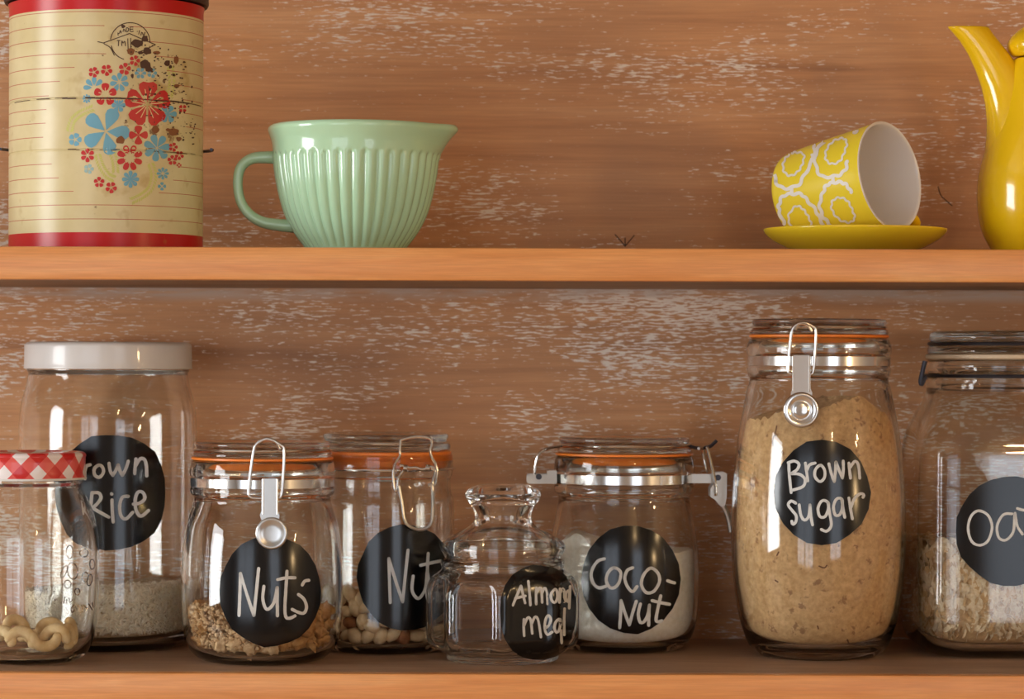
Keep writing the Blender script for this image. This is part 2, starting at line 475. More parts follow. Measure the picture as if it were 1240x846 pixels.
def fill(jar, name, inner, bottom, topf, mat, label, cat, n=96, rough=.0008, gap=.0009):
    """a mass of loose food filling the jar's inside up to topf(theta)"""
    po = [Vector(p) for p in jar.prof(inner)]
    po = sorted([(p[1], p[0]) for p in chaikin(po, 2)])
    def rad(z):
        if z <= po[0][0]: return po[0][1]
        for (z0, r0), (z1, r1) in zip(po, po[1:]):
            if z0 <= z <= z1: return r0+(r1-r0)*(z-z0)/max(1e-9, z1-z0)
        return po[-1][1]
    zb = jar.z(bottom)+gap
    V, Fc, rows = [], [], []
    H = 26
    for i in range(H+1):
        row = []
        for k in range(n):
            t = 2*pi*k/n; zt = topf(t); z = zb+(zt-zb)*i/H
            r = rad(z)-gap+min(0, rough*noise.noise(Vector((cos(t)*9, sin(t)*9, z*260))))
            row.append(len(V)); V.append((jar.X+r*cos(t), jar.yc+r*sin(t), z))
        rows.append(row)
    for q in (.85, .65, .4, .2):
        row = []
        for k in range(n):
            t = 2*pi*k/n; zt = topf(t); r = (rad(zt)-gap)*q
            zz = zt+(topf(0)*0+jar.mid-zt)*(1-q)+.002*noise.noise(Vector((cos(t)*r*300, sin(t)*r*300, 3)))
            row.append(len(V)); V.append((jar.X+r*cos(t), jar.yc+r*sin(t), zz))
        rows.append(row)
    for a, b in zip(rows, rows[1:]):
        for k in range(n): Fc.append((a[k], a[(k+1) % n], b[(k+1) % n], b[k]))
    Fc.append(tuple(reversed(rows[0]))); Fc.append(tuple(rows[-1]))
    o = thing_mesh(name, (V, Fc), mat, label, cat, Vector((jar.X, jar.yc, zb)), kind='stuff')
    return o, rad, zb
def thing_mesh(name, geo, mat, label, cat, loc, kind=None, group=None):
    me = mkmesh(name, [Vector(v)-loc for v in geo[0]], geo[1], [M[mat]] if isinstance(mat, str) else mat)
    recalc(me)
    o = bpy.data.objects.new(name, me); C.objects.link(o); o.location = loc
    return tag(o, label, cat, group, kind)

def strip(jar, y0, y1, hw, a0, a1, name='band', mat='chrome', th=1.2):
    n = 72; V, Fc = [], []
    for i in range(n+1):
        a = R(a0+(a1-a0)*i/n)
        for hh, yy in ((hw, y0), (hw+th, y0), (hw+th, y1), (hw, y1)):
            V.append((jar.X+hh*jar.k*cos(a), jar.yc+hh*jar.k*sin(a), jar.z(yy)))
    for i in range(n):
        for k in range(4):
            a = i*4; b = a+4
            Fc.append((a+k, b+k, b+(k+1) % 4, a+(k+1) % 4))
    Fc.append((0, 1, 2, 3)); Fc.append((n*4+3, n*4+2, n*4+1, n*4))
    return part(name, (V, Fc), M[mat], jar.root, fix=True, sharp=40)

def clip_lid(jar, t, hwt, lidmat='glass_grey', og=0):
    """glass lid, rubber ring: t = photo row of the lid top; hwt = its half width"""
    d = 0
    solid(jar, [(t+4, 0), (t+3, hwt*.6), (t+.5, hwt*.86), (t, hwt-3), (t+2, hwt), (t+6, hwt), (t+8.5, hwt-3), (t+11, hwt-3), (t+13, hwt+2),
                (t+18, hwt+2.5), (t+19.5, hwt), (t+19.5, hwt-9), (t+26, hwt-13), (t+30, hwt-16), (t+29, hwt-20), (t+16, hwt-26), (t+13, 0)], lidmat, 'lid', 2)

# ---------------- jar: nuts (front)
J = Jar('clip_top_jar', 'clip-top glass jar of walnuts with full word Nuts on its round black label', 317.5, .085, base=799)
nuts1 = J
clip_lid(J, 533.5, 82)
ring(J, [(552.2, 85.5), (556, 85.8), (556.4, 77), (568, 72.6), (568.5, 71), (568, 70), (556, 71), (552.2, 72)], 'rubber', 'rubber_ring')
out = [(797, 0), (797, 40), (799, 62), (798.5, 70), (793, 81), (780, 91), (760, 96), (725, 98), (690, 97.5), (660, 95.5), (632, 91), (614, 85.5), (606, 82.5), (601, 83),
       (597, 87), (591, 88), (588.5, 86), (577, 86), (575.5, 88), (570, 88.5), (562, 87), (557.5, 86), (556.6, 80)]
inn = [(556.6, 77.5), (568, 73), (585, 73.5), (606, 74.5), (618, 79), (634, 86), (660, 90.5), (690, 92.5), (725, 93), (758, 91), (777, 86), (787, 77), (790, 66), (790, 40), (789, 0)]
_, T1 = shell(J, out, inn, 'glass')
innN1 = inn
strip(J, 577.5, 588, 86.2, 0, 360)
part('lid_wire', tube(arc(J, 543.5, 81.5, -180, 180-.01, 60), .0009, 8, True), M['chrome'], J.root)
def hinge(jar, y0, y1, hw, ang=90):
    a = R(ang); c = Vector((jar.X+(hw+5)*jar.k*cos(a), jar.yc+(hw+5)*jar.k*sin(a), (jar.z(y0)+jar.z(y1))/2))
    h = abs(jar.z(y1)-jar.z(y0))/2+.002
    v, f = box(-.009, .009, -.0035, .0035, -h, h)
    m = Matrix.Translation(c) @ Matrix.Rotation(a-pi/2, 4, 'Z')
    part('hinge', ([m @ Vector(p) for p in v], f), M['dull_steel'], jar.root, smooth=False)
hinge(J, 573, 590, 87)
def front_clasp(jar, loop, lever, disc, dimple, yf, mat='chrome'):
    part('clasp_wire', tube(catmull([P(x, y, yf-.002+.0015*sin(y)) if False else P(x, y, yf-.0015) for x, y in loop], 5, True), .00115, 10, True), M['chrome'], jar.root)
    # lever: tongue + round pull in one plate, with a pressed dimple
    (x0, x1, ya, yb), (dx, dy, dr) = lever, disc
    ol = [(x0, ya+2), (x0+1.5, ya), (x1-1.5, ya), (x1, ya+2), (x1+.4, yb-6), (x1+2.5, yb-1)]
    a0 = math.atan2(yb+2-dy, x1+3-dx); a1 = math.atan2(yb+2-dy, x0-3-dx)
    n = 28; a1 += 2*pi if a1 < a0 else 0
    ol += [(dx+dr*cos(a0+(a1-a0)*i/n), dy+dr*sin(a0+(a1-a0)*i/n)) for i in range(n+1)]
    ol += [(x0-2.5, yb-1), (x0-.4, yb-6)]
    w = [(P(x, y, yf).x, P(x, y, yf).z) for x, y in ol]
    part('clasp_lever', plate(w, yf-.0038, .0014), M[mat], jar.root, fix=True, sharp=30)
    c = P(dx, dy, yf); k = jar.k
    rr = dr*k
    def disc_geo(prof):
        g = lathe(prof, 0, 0, 36); return [Vector((c.x+x, yf-.0038-z, c.z+y)) for x, y, z in g[0]], g[1]
    part('clasp_boss', disc_geo([(rr*.99, 0), (rr*.97, .0012), (rr*.86, .0016), (rr*.62, .0006), (rr*.55, -.0001), (rr*.42, .0009), (rr*.3, .0013), (0, .0014)] if dimple else
         [(rr*.99, 0), (rr*.96, .0012), (rr*.84, .0014), (rr*.7, .0004), (rr*.4, .0001), (0, 0.0001)]), M[mat], jar.root, fix=True, sharp=None)
    # two little side rails of the tongue
    for x in (x0+.8, x1-.8):
        part('lever_rail', tube([P(x, ya+1, yf-.0042), P(x, yb-2, yf-.0042)], .0006, 6), M[mat], jar.root)
yf = J.yc-90*J.k
front_clasp(J, [(316, 534), (309, 540), (305, 560), (301, 594), (303, 601), (312, 603), (335, 603), (341, 598), (343.5, 570), (344, 544), (339, 538), (331, 533), (323, 531)],
            (317.5, 336.5, 579, 624), (329.5, 645, 19.2), False, yf, 'dull_steel')
part('lid_loop', tube(catmull([P(308, 543, yf-.001), P(313, 535, yf-.0015), P(324, 532, yf-.0015), P(334, 535, yf-.0015), P(339, 544, yf-.001)], 5), .0011, 8), M['chrome'], J.root)
W = sc([[(190, 265), (186, 420), (180, 572)], [(190, 265), (240, 430), (287, 572)], [(287, 572), (305, 400), (322, 230)],
        [(360, 360), (352, 450), (372, 520), (400, 522), (435, 470), (456, 368)], [(456, 368), (456, 470), (458, 575)],
        [(527, 250), (518, 400), (512, 520), (520, 585), (550, 592), (585, 575)], [(460, 311), (520, 298), (585, 297)],
        [(685, 316), (655, 322), (638, 350)], [(610, 420), (650, 455), (668, 510), (650, 555), (610, 550), (565, 528)]], 260, 650, 6.044)
sticker(T1, 327.5, 715.5, 61.5, 67.5, J.root, 3, writing=W, w=1.9, label='round black label reading Nuts')

# ---------------- jar: nuts behind
J = Jar('clip_top_jar', 'tall clip-top glass jar with wire fastener, set behind between two smaller jars', 467, .158, base=795)
nuts2 = J
clip_lid(J, 524, 76)
ring(J, [(545, 79), (549, 79.5), (566, 73.5), (567, 71), (550, 71), (545, 71)], 'rubber', 'rubber_ring')
out = [(793, 0), (793, 40), (795, 60), (794, 68), (789, 76), (778, 81), (760, 83), (620, 83), (606, 82), (599, 79.5), (590, 78), (580, 78), (574, 80.5), (560, 81), (549.5, 81), (549, 80)]
inn = [(549, 77.5), (566, 76), (580, 73.5), (600, 75), (608, 77.5), (625, 78.5), (758, 78.5), (775, 76), (783, 70), (786, 60), (786, 40), (785, 0)]
_, T2 = shell(J, out, inn, 'glass')
innN2 = inn
part('lid_wire', tube(arc(J, 535, 75.5, -180, 180-.01, 60), .001, 8, True), M['chrome'], J.root)
part('neck_wire', tube(arc(J, 566.5, 83, -180, 180-.01, 60), .001, 8, True), M['chrome'], J.root)
hinge(J, 560, 573, 82)
yf = J.yc-86*J.k
part('clasp_wire', tube(catmull([P(x, y, yf) for x, y in [(485, 533), (484, 545), (484, 552), (478, 562), (476, 575), (478, 592), (481, 592), (483, 578), (490, 568), (491, 566)]], 5), .001, 8), M['chrome'], J.root)
part('clasp_wire', tube(catmull([P(x, y, yf) for x, y in [(485, 533), (491, 531), (505, 528.5), (519, 530), (523, 536), (521, 545), (523, 554), (528, 563), (529, 575), (526, 588), (524, 582), (527, 570), (522, 567)]], 5), .001, 8), M['chrome'], J.root)
part('clasp_bar', tube(catmull([P(x, y, yf-.001) for x, y in [(484, 563), (490, 564), (496, 566), (504, 566), (512, 568), (520, 565), (526, 566)]], 4), .0009, 8), M['chrome'], J.root)
part('clasp_lever', tube(catmull([P(x, y, yf-.0015) for x, y in [(483, 588), (487, 610), (490, 629), (496, 637), (508, 641), (518, 638), (523, 628), (524, 605), (523, 588), (518, 587)]], 6), .0012, 8), M['dull_steel'], J.root)
for (x, y) in ((491, 566), (518, 566)):
    part('wire_coil', tube([P(x-2.5, y, yf-.001), P(x+2.5, y+.5, yf-.001)], .0024, 10), M['chrome'], J.root)
W = sc([[(222, 430), (224, 500), (226, 560)], [(222, 430), (243, 500), (262, 558)], [(262, 558), (270, 480), (278, 405)],
        [(293, 482), (290, 525), (308, 548), (328, 520), (334, 470)], [(334, 470), (333, 520), (336, 556)],
        [(337, 415), (335, 470), (343, 525), (352, 545)], [(315, 450), (340, 444), (372, 437)], [(400, 470), (385, 485), (398, 510), (405, 535), (385, 552)]], 380, 500, 2.444)
sticker(T2, 492, 699, 59.5, 64.5, J.root, 11, writing=W, w=1.9, label='round black label reading Nut, its end hidden')

# ---------------- jar: coconut
J = Jar('clip_top_jar', 'clip-top glass jar of white coconut with clasp on its right side', 755.5, .168, base=794)
coco = J
clip_lid(J, 528, 79)
ring(J, [(547.4, 83), (551, 83.5), (551.1, 73.5), (562, 69.8), (562.5, 68.5), (551, 68), (547.4, 69)], 'rubber', 'rubber_ring')
out = [(792, 0), (792, 40), (794, 60), (793, 68), (788, 76), (775, 84), (755, 89.5), (715, 91.5), (680, 91), (655, 88.5), (632, 84), (612, 80), (604, 79), (600, 80), (597, 84.5), (589, 85), (586, 83),
       (573, 83), (571.5, 85), (563, 85), (554, 83.5), (551.5, 82), (551.2, 78)]
inn = [(551.2, 74), (566, 70), (585, 71), (604, 72), (614, 75), (634, 79), (656, 84), (682, 86.5), (715, 87), (753, 85), (770, 80), (780, 72), (784, 60), (784, 40), (783, 0)]
_, T3 = shell(J, out, inn, 'glass')
innC = inn
strip(J, 573.5, 584.5, 83.2, 0, 360)
part('lid_wire', tube(arc(J, 538, 79, -180, 180-.01, 60), .001, 8, True), M['chrome'], J.root)
# hinge on the left
yy = J.yc-.004
for dy in (-.008, .006):
    part('hinge_wire', tube(catmull([P(680, 540, yy+dy-.01), P(662, 543, yy+dy), P(653, 549, yy+dy), P(649, 560, yy+dy), P(647, 574, yy+dy)], 5), .0011, 8), M['chrome'], J.root)
def pill(x0, x1, y0, y1, n=6, r=3.5):
    o = []
    for cx, cy, a in ((x1-r, y0+r, -90), (x1-r, y1-r, 0), (x0+r, y1-r, 90), (x0+r, y0+r, 180)):
        o += [(cx+r*cos(R(a+90*i/n)), cy+r*sin(R(a+90*i/n))) for i in range(n+1)]
    return o
def wp(ol, y): return [(P(a, b, y).x, P(a, b, y).z) for a, b in ol]
part('hinge_plate', plate(wp(pill(637.5, 668, 573.5, 584.5), yy), yy-.0125, .002), M['dull_steel'], J.root, fix=True, sharp=30)
part('hinge_plate', plate(wp(pill(637.5, 668, 573.5, 584.5), yy), yy+.008, .002), M['dull_steel'], J.root, fix=True, sharp=30)
part('hinge_clamp', plate(wp(pill(662, 674, 568.5, 584.5, r=1.5), yy), yy-.014, .026), M['dull_steel'], J.root, fix=True, sharp=30)
part('hinge_pin', tube([P(652.5, 577, yy-.0145), P(652.5, 577, yy+.012)], .0022, 12), M['dark_wire'], J.root)
# clasp on the right
part('clasp_arm', plate(wp([(836, 573), (868, 573), (868, 584), (836, 584)], yy), yy-.011, .0015), M['dull_steel'], J.root, fix=True, sharp=30)
ol = [(863, 571), (876.5, 571), (878.5, 573), (878, 600), (876, 611), (871, 612), (866, 605), (858.5, 600), (858.5, 590), (863, 584)]
part('clasp_lever', plate(wp(ol, yy), yy-.015, .0015), M['dull_steel'], J.root, fix=True, sharp=30)
part('clasp_lever', plate(wp(ol, yy), yy+.006, .0015), M['dull_steel'], J.root, fix=True, sharp=30)
part('lever_tail', tube(catmull([P(873, 608, yy-.006), P(879, 618, yy-.006), P(883, 630, yy-.006), (P(885.5, 644, yy-.006))], 4), .0020, 8), M['dull_steel'], J.root)
part('rivet', tube([P(869.5, 578, yy-.0165), P(869.5, 578, yy-.0145)], .0022, 12), M['dark_wire'], J.root)
part('clasp_wire', tube(catmull([P(856, 541, yy-.012), P(860, 556, yy-.014), P(866, 583, yy-.0165), P(867, 597, yy-.0165), P(865, 598, yy-.0165)], 5), .0013, 8), M['chrome'], J.root)
part('clasp_wire', tube(catmull([P(851, 543, yy+.012), P(853, 556, yy+.012), P(857, 572, yy+.012)], 5), .0012, 8), M['chrome'], J.root)
part('lid_hook', tube(catmull([P(832, 538, yy-.004), P(842, 542, yy-.003), P(858, 541, yy-.002), P(865, 536, yy-.002), P(868, 533, yy-.002)], 5), .0013, 8), M['dark_wire'], J.root)
part('lid_hook', tube([P(846, 543, yy-.014), P(860, 539, yy+.014)], .0012, 8), M['chrome'], J.root)
W = sc([[(195, 280), (150, 295), (112, 345), (98, 400), (115, 460), (155, 492), (205, 480)],
        [(265, 345), (222, 380), (208, 440), (235, 490), (275, 485), (305, 440), (310, 375), (265, 345)],
        [(400, 345), (360, 365), (342, 420), (360, 480), (398, 520), (430, 482)],
        [(530, 348), (480, 395), (462, 465), (495, 525), (550, 518), (592, 450), (582, 385), (530, 348)],
        [(652, 440), (680, 450), (702, 456)],
        [(315, 585), (311, 690), (305, 782)], [(315, 585), (345, 680), (375, 762)], [(375, 762), (400, 670), (425, 590)],
        [(455, 610), (440, 680), (452, 740), (480, 740), (508, 690), (520, 618)], [(520, 618), (516, 690), (515, 765)],
        [(602, 550), (582, 640), (568, 725), (585, 740), (610, 732)], [(540, 585), (600, 600), (665, 612)]], 700, 630, 6.046)
sticker(T3, 763.5, 701, 60, 66, J.root, 19, writing=W, w=1.9, corners=22, label='round black label reading Coco-Nut')

# ---------------- jar: brown sugar
J = Jar('clip_top_jar', 'tallest clip-top glass jar, filled with brown sugar, at the right', 991, .127, base=798)
sug = J
clip_lid(J, 386, 81)
ring(J, [(404.8, 84), (409, 84.5), (409.2, 75.5), (417, 73), (418, 69), (410, 69), (404.8, 70)], 'rubber', 'rubber_ring')
out = [(796, 0), (796, 45), (798, 66), (797, 73), (788, 83.5), (770, 90), (753, 95.5), (708, 103), (651, 106), (595, 104.5), (539, 99.5), (500, 92.5), (471, 87), (463, 84), (458, 83.5), (454, 86), (446, 87), (443, 85),
       (431, 85), (429, 87), (420, 87.5), (412, 85), (409.5, 82), (409.3, 80)]
inn = [(409.3, 76), (425, 74), (445, 75), (462, 76.5), (476, 80), (502, 87), (541, 94.5), (597, 99.5), (651, 101), (706, 98), (750, 90.5), (768, 84), (779, 75), (783, 62), (783, 40), (782, 0)]
_, T4 = shell(J, out, inn, 'glass')
innS = inn
strip(J, 431.5, 442.5, 85.2, 0, 360)
part('lid_wire', tube(arc(J, 396, 80.5, -180, 180-.01, 60), .001, 8, True), M['chrome'], J.root)
hinge(J, 427, 444, 87)
yf = J.yc-90*J.k
front_clasp(J, [(964, 393), (959, 400), (956, 425), (954, 448), (957, 452), (968, 453), (980, 453), (985, 448), (987.5, 420), (988, 400), (984, 395), (976, 391), (969, 391)],
            (959.5, 980.5, 430, 476), (969.5, 496, 21.3), True, yf)
part('lid_loop', tube(catmull([P(963, 399, yf-.001), P(966, 393, yf-.0015), P(971, 391.5, yf-.0015), P(978, 394, yf-.0015), P(983, 401, yf-.001)], 5), .0011, 8), M['chrome'], J.root)
W = sc([[(155, 215), (158, 300), (172, 430)], [(150, 212), (195, 200), (228, 222), (215, 262), (172, 292)], [(172, 292), (235, 298), (272, 335), (258, 385), (185, 412)],
        [(275, 215), (284, 280), (292, 345)], [(285, 270), (305, 228), (345, 215)],
        [(385, 230), (348, 262), (345, 315), (380, 350), (412, 322), (414, 268), (385, 230)],
        [(445, 220), (462, 290), (484, 350)], [(484, 350), (492, 280), (496, 207)], [(496, 207), (520, 270), (543, 325)], [(543, 325), (550, 260), (548, 200)],
        [(590, 215), (595, 270), (602, 325)], [(600, 245), (632, 202), (655, 220), (664, 270), (668, 325)],
        [(205, 508), (172, 492), (150, 520), (178, 560), (208, 600), (205, 645), (182, 662), (176, 640)],
        [(230, 520), (242, 595), (270, 632), (300, 600), (308, 520)], [(308, 520), (314, 600), (326, 666)],
        [(438, 502), (395, 490), (366, 545), (380, 605), (418, 605), (440, 550), (438, 502)], [(438, 502), (452, 590), (462, 670), (430, 712), (390, 700)],
        [(538, 478), (500, 478), (478, 535), (492, 595), (525, 590), (542, 540), (538, 478)], [(538, 478), (548, 550), (560, 612)],
        [(590, 470), (602, 550), (615, 622)], [(604, 540), (630, 475), (670, 440), (697, 445), (692, 465)]], 930, 525, 6.046)
sticker(T4, 995, 596, 58.5, 64, J.root, 23, writing=W, w=1.75, corners=20, label='round black label reading Brown Sugar')

# ---------------- jar: rice
J = Jar('screw_top_jar', 'large wide glass jar of rice with a plain white metal lid', 130.5, .1785, base=793)
rice = J
out = [(791, 0), (791, 60), (793, 80), (792, 90), (786, 99), (770, 105), (740, 107), (530, 107), (505, 106.5), (485, 103.5), (468, 98.5), (456, 96), (451, 95.5), (449, 97.5), (446, 97.5), (443, 94), (425, 93.5), (419, 93.5), (418, 92)]
inn = [(418, 90), (425, 89), (445, 89.5), (458, 91), (470, 93.5), (487, 99), (507, 102), (532, 102.5), (740, 102.5), (766, 100), (778, 94), (783, 84), (783, 50), (782, 0)]
_, T5 = shell(J, out, inn, 'glass')
innR = inn
ld = solid(J, [(416.5, 0), (416, 80), (414, 86), (414, 96), (417, 100), (420, 100.5), (443, 100.5), (446, 101.5), (446.5, 99), (444, 98), (422, 97), (417.8, 94), (417.8, 80), (417.8, 0)], 'white_enamel', 'lid', 1)
W = sc([[(100, 250), (108, 330)], [(100, 250), (135, 258), (128, 285), (104, 290)], [(104, 290), (140, 300), (138, 328), (106, 332)],
        [(183, 250), (186, 290), (187, 335)], [(187, 280), (198, 248), (222, 240)],
        [(280, 242), (250, 268), (254, 310), (285, 325), (312, 292), (305, 255), (280, 242)],
        [(350, 230), (358, 280), (376, 312)], [(376, 312), (395, 280), (412, 240)], [(412, 240), (425, 285), (440, 312)], [(440, 312), (462, 270), (480, 215)],
        [(532, 200), (527, 250), (524, 300)], [(530, 248), (560, 200), (590, 205), (602, 250), (605, 315)],
        [(235, 430), (228, 500), (224, 560)], [(235, 432), (280, 432), (295, 465), (270, 505), (238, 535)], [(238, 535), (290, 565), (348, 597)],
        [(370, 480), (372, 550), (378, 630)], [(366, 438), (369, 440)],
        [(480, 455), (440, 462), (422, 520), (430, 585), (462, 610), (510, 565)],
        [(515, 508), (560, 500), (592, 470), (580, 430), (548, 425), (528, 470), (532, 545), (565, 590), (617, 552)]], 70, 520, 5.643)
sticker(T5, 135, 596, 66, 70, J.root, 31, writing=W, w=2.0, pw=2.3, label='round black label reading Brown Rice')

# ---------------- jar: cashews
J = Jar('screw_top_jar', 'small glass jar of cashews with a red gingham lid, cut by the left edge', 35, .071, base=802)
cash = J
out = [(799, 0), (799, 35), (801, 52), (800, 60), (795, 68), (784, 75), (765, 80.5), (735, 83.5), (700, 84.5), (660, 84.5), (640, 82.5), (618, 77), (603, 69.5), (594, 65), (588, 63.5), (583, 65), (580, 64.5), (577, 62), (560, 61.5), (552, 61.5), (551, 60.5)]
inn = [(551, 58), (560, 57.5), (585, 58), (598, 61), (608, 67), (622, 73), (643, 78), (662, 80), (700, 80), (734, 79), (762, 76), (778, 71), (789, 63), (792, 52), (792, 30), (791, 0)]
_, T6 = shell(J, out, inn, 'glass')
innK = inn
def gingham():
    m, nt, b = nodes('red gingham print')
    tc = nd(nt, 'ShaderNodeTexCoord'); s = nd(nt, 'ShaderNodeSeparateXYZ'); nt.links.new(tc.outputs['Object'], s.inputs[0])
    th = math_(nt, 'MULTIPLY', math_(nt, 'ARCTAN2', s.outputs['Y'], s.outputs['X']), .0395)
    u = math_(nt, 'ADD', th, s.outputs['Z']); v = math_(nt, 'SUBTRACT', th, s.outputs['Z'])
    f = []
    for q in (u, v):
        fr = math_(nt, 'FRACT', math_(nt, 'MULTIPLY', math_(nt, 'ADD', q, 1.003), 1/.024))
        f.append(math_(nt, 'GREATER_THAN', fr, .5))
    s2 = math_(nt, 'MULTIPLY', math_(nt, 'ADD', f[0], f[1]), .5)
    c = ramp(nt, s2, [(0, srgb(238, 228, 224)), (.4, srgb(226, 92, 84)), (.8, srgb(206, 38, 36))])
    nt.nodes[-1].color_ramp.interpolation = 'CONSTANT' if hasattr(nt.nodes[-1], 'color_ramp') else None
    nt.links.new(c, b.inputs['Base Color']); setp(b, rough=.32, coat=.3); return m
M['gingham'] = gingham()
def knurl(t, r, z): return (r*(1+.004*sin(t*110)) if r > 66*cash.k else r, z)
pr = [(p[0], p[1]) for p in chaikin([Vector(p) for p in J.prof([(549, 0), (548.5, 55), (546.5, 60), (546.5, 65), (549, 68), (552, 68.5), (553, 67.5), (574, 67.5), (577, 69), (578, 67.5), (576, 66), (553, 65.5), (550, 63), (550, 55), (550, 0)])], 1)]
lid = part('lid', lathe(pr, J.X, J.yc, 220, knurl), M['gingham'], J.root, fix=True, sharp=50)
ring(J, [(576.5, 68.5), (579, 69.5), (580, 68.5), (579, 67)], 'white_enamel', 'lid_rim')
# pressed fruit emblem and script in the glass
emb = []
for cx, cy, rx, ry, a in [(87.5, 691, 6, 10, -8), (102.5, 698.5, 4, 6, 5), (77, 692, 3, 8, 25), (81.5, 707, 4, 5, 0), (101, 669, 5, 5, 0), (111, 683, 3, 6, 0), (93, 716, 3, 4, 0), (84, 668, 4, 8, 0), (108, 702, 3, 7, 10)]:
    emb.append([(cx+rx*cos(t)*cos(R(a))-ry*sin(t)*sin(R(a)), cy+rx*cos(t)*sin(R(a))+ry*sin(t)*cos(R(a))) for t in [2*pi*k/10 for k in range(11)]])
    emb[-1][-1] = emb[-1][0]
emb += sc([[(110, 555), (85, 590), (70, 665)], [(85, 610), (110, 600)], [(115, 600), (112, 640)], [(116, 612), (130, 598)], [(135, 605), (140, 635), (155, 605), (160, 635)],
           [(180, 580), (172, 635)], [(198, 585), (190, 635)], [(215, 600), (210, 635)], [(235, 590), (240, 630), (262, 605)],
           [(275, 650), (250, 680), (262, 715), (280, 690)], [(290, 660), (300, 690)], [(310, 650), (325, 680)], [(340, 655), (350, 700), (330, 715)], [(360, 655), (385, 680)], [(400, 640), (430, 690)], [(430, 630), (440, 670)]], 50, 640, 7.05)
part('embossed_emblem', strokes(T6, emb, .7, .0004), M['glass'], J.root, smooth=False)

# ---------------- jar: almond meal
J = Jar('glass_jar', 'small eight-sided glass jar with a rounded glass knob stopper', 609, .09, base=801)
alm = J
def octo(t, r, z):
    zt, zb_ = alm.z(690), alm.z(715); zl, zm = alm.z(797), alm.z(780)
    w = min(1, max(0, (zt-z)/(zt-zb_)))*min(1, max(0, (z-zl)/(zm-zl)))
    d = (t+pi/8) % (pi/4)-pi/8           # facet normals at multiples of 45 degrees from 22.5
    d = ((t-pi/8) + pi/8) % (pi/4)-pi/8
    o = 1/cos(d)
    o = min(o, 1.066)*.965
    ss = lambda a: max(0, min(1, a))**2*(3-2*max(0, min(1, a)))
    ex = abs(d)/.30; ez = abs(z-(alm.z(700)+alm.z(783))/2)/(abs(alm.z(700)-alm.z(783))/2)
    q = (ex**5+ez**5)**.2
    m = ss((1.04-q)/.14) if r > 60*alm.k else 0
    return r*(1+(o-1)*w)-.0013*m, z
out = [(799, 0), (799, 40), (801, 56), (801, 65), (799, 68), (794, 68), (789, 76), (784, 85), (778, 88.5), (770, 90), (760, 90), (750, 90), (740, 90), (730, 90), (722, 90), (715, 90), (705, 88.5), (698, 84), (693, 77), (689, 74), (685, 75.5), (681, 75.5), (678.5, 74)]
inn = [(678.5, 71), (690, 69.5), (697, 73), (704, 80), (714, 84.5), (722, 85), (768, 85), (777, 82), (783, 74), (786, 60), (786, 40), (785, 0)]
_, T7 = shell(J, out, inn, 'glass', rf=octo, n=256)
solid(J, [(585, 0), (585.5, 22), (589, 38), (595, 45.5), (601, 46.5), (607, 43), (615, 37), (626, 33.5), (634, 36), (642, 48), (650, 64), (656, 73), (662, 76.5), (668, 75.5), (673, 71), (676.5, 70), (677.5, 66), (677, 64),
          (692, 61), (693, 57), (678, 57), (668, 60), (661, 60), (652, 48), (643, 34), (634, 24), (626, 20), (614, 23), (604, 30), (599, 26), (597, 0)], 'glass', 'stopper', 2)
W = sc([[(145, 370), (180, 285), (215, 205)], [(215, 205), (232, 280), (250, 350)], [(165, 312), (210, 300), (252, 290)],
        [(278, 170), (288, 270), (295, 368)],
        [(345, 222), (343, 290), (345, 360)], [(345, 270), (372, 222), (390, 250), (395, 345)], [(393, 270), (418, 220), (436, 260), (442, 358)],
        [(505, 235), (475, 270), (478, 325), (503, 348), (522, 310), (522, 260), (505, 235)],
        [(545, 232), (543, 290), (540, 345)], [(545, 265), (568, 228), (580, 260), (580, 340)],
        [(620, 245), (597, 265), (593, 315), (610, 340), (622, 300), (620, 245)], [(630, 210), (626, 300), (622, 395)],
        [(240, 490), (238, 560), (242, 630)], [(240, 545), (272, 475), (298, 500), (310, 610)], [(305, 530), (335, 468), (362, 500), (385, 640)],
        [(425, 562), (455, 540), (472, 490), (450, 455), (425, 490), (418, 570), (442, 622), (482, 598)],
        [(545, 490), (512, 510), (500, 565), (520, 605), (543, 560), (545, 490)], [(545, 490), (550, 560), (556, 640), (558, 690)],
        [(582, 400), (578, 510), (580, 622)]], 600, 680, 7.05)
sticker(T7, 651.5, 741, 45.5, 57, J.root, 41, writing=W, w=1.6, corners=22, pw=2.4, label='black label reading Almond meal, wrapped over the corner')

# ---------------- jar: oats
J = Jar('clip_top_jar', 'squared glass jar of oats with a cream seal, cut by the right edge', 1222, .166, base=796)
oat = J
def sq(t, r, z):
    w = min(1, max(0, (oat.z(470)-z)/(oat.z(545)-oat.z(470))*-1)) if False else min(1, max(0, (oat.z(465)-z)/(oat.z(465)-oat.z(545))))
    w = w*w*(3-2*w)
    n = 2+3.2*w
    e = (abs(cos(t))**n+abs(sin(t))**n)**(-1/n)
    return r*e*(1-.09*w*0), z
out = [(794, 0), (794, 60), (796, 88), (795, 100), (790, 111), (780, 119), (765, 123), (740, 124), (560, 123.5), (535, 121), (515, 116), (495, 108), (480, 102), (472, 99.5), (466, 101), (461, 100), (457, 97), (453, 97), (450, 99), (446, 101), (441, 101), (437, 99), (436, 96)]
inn = [(436, 90), (452, 88), (470, 91), (482, 95), (497, 101), (517, 109), (537, 115), (562, 118), (740, 118), (762, 117), (774, 112), (781, 103), (784, 90), (784, 50), (783, 0)]
_, T8 = shell(J, out, inn, 'glass', rf=sq, n=160)
innO = inn
solid(J, [(405, 0), (404, 60), (401, 78), (401, 92), (404, 96), (410, 97), (413, 96), (415, 93), (418, 93), (420, 98), (426, 99.5), (428, 98), (428, 86), (440, 82), (440, 76), (420, 68), (414, 0)], 'glass_grey', 'lid', 2)
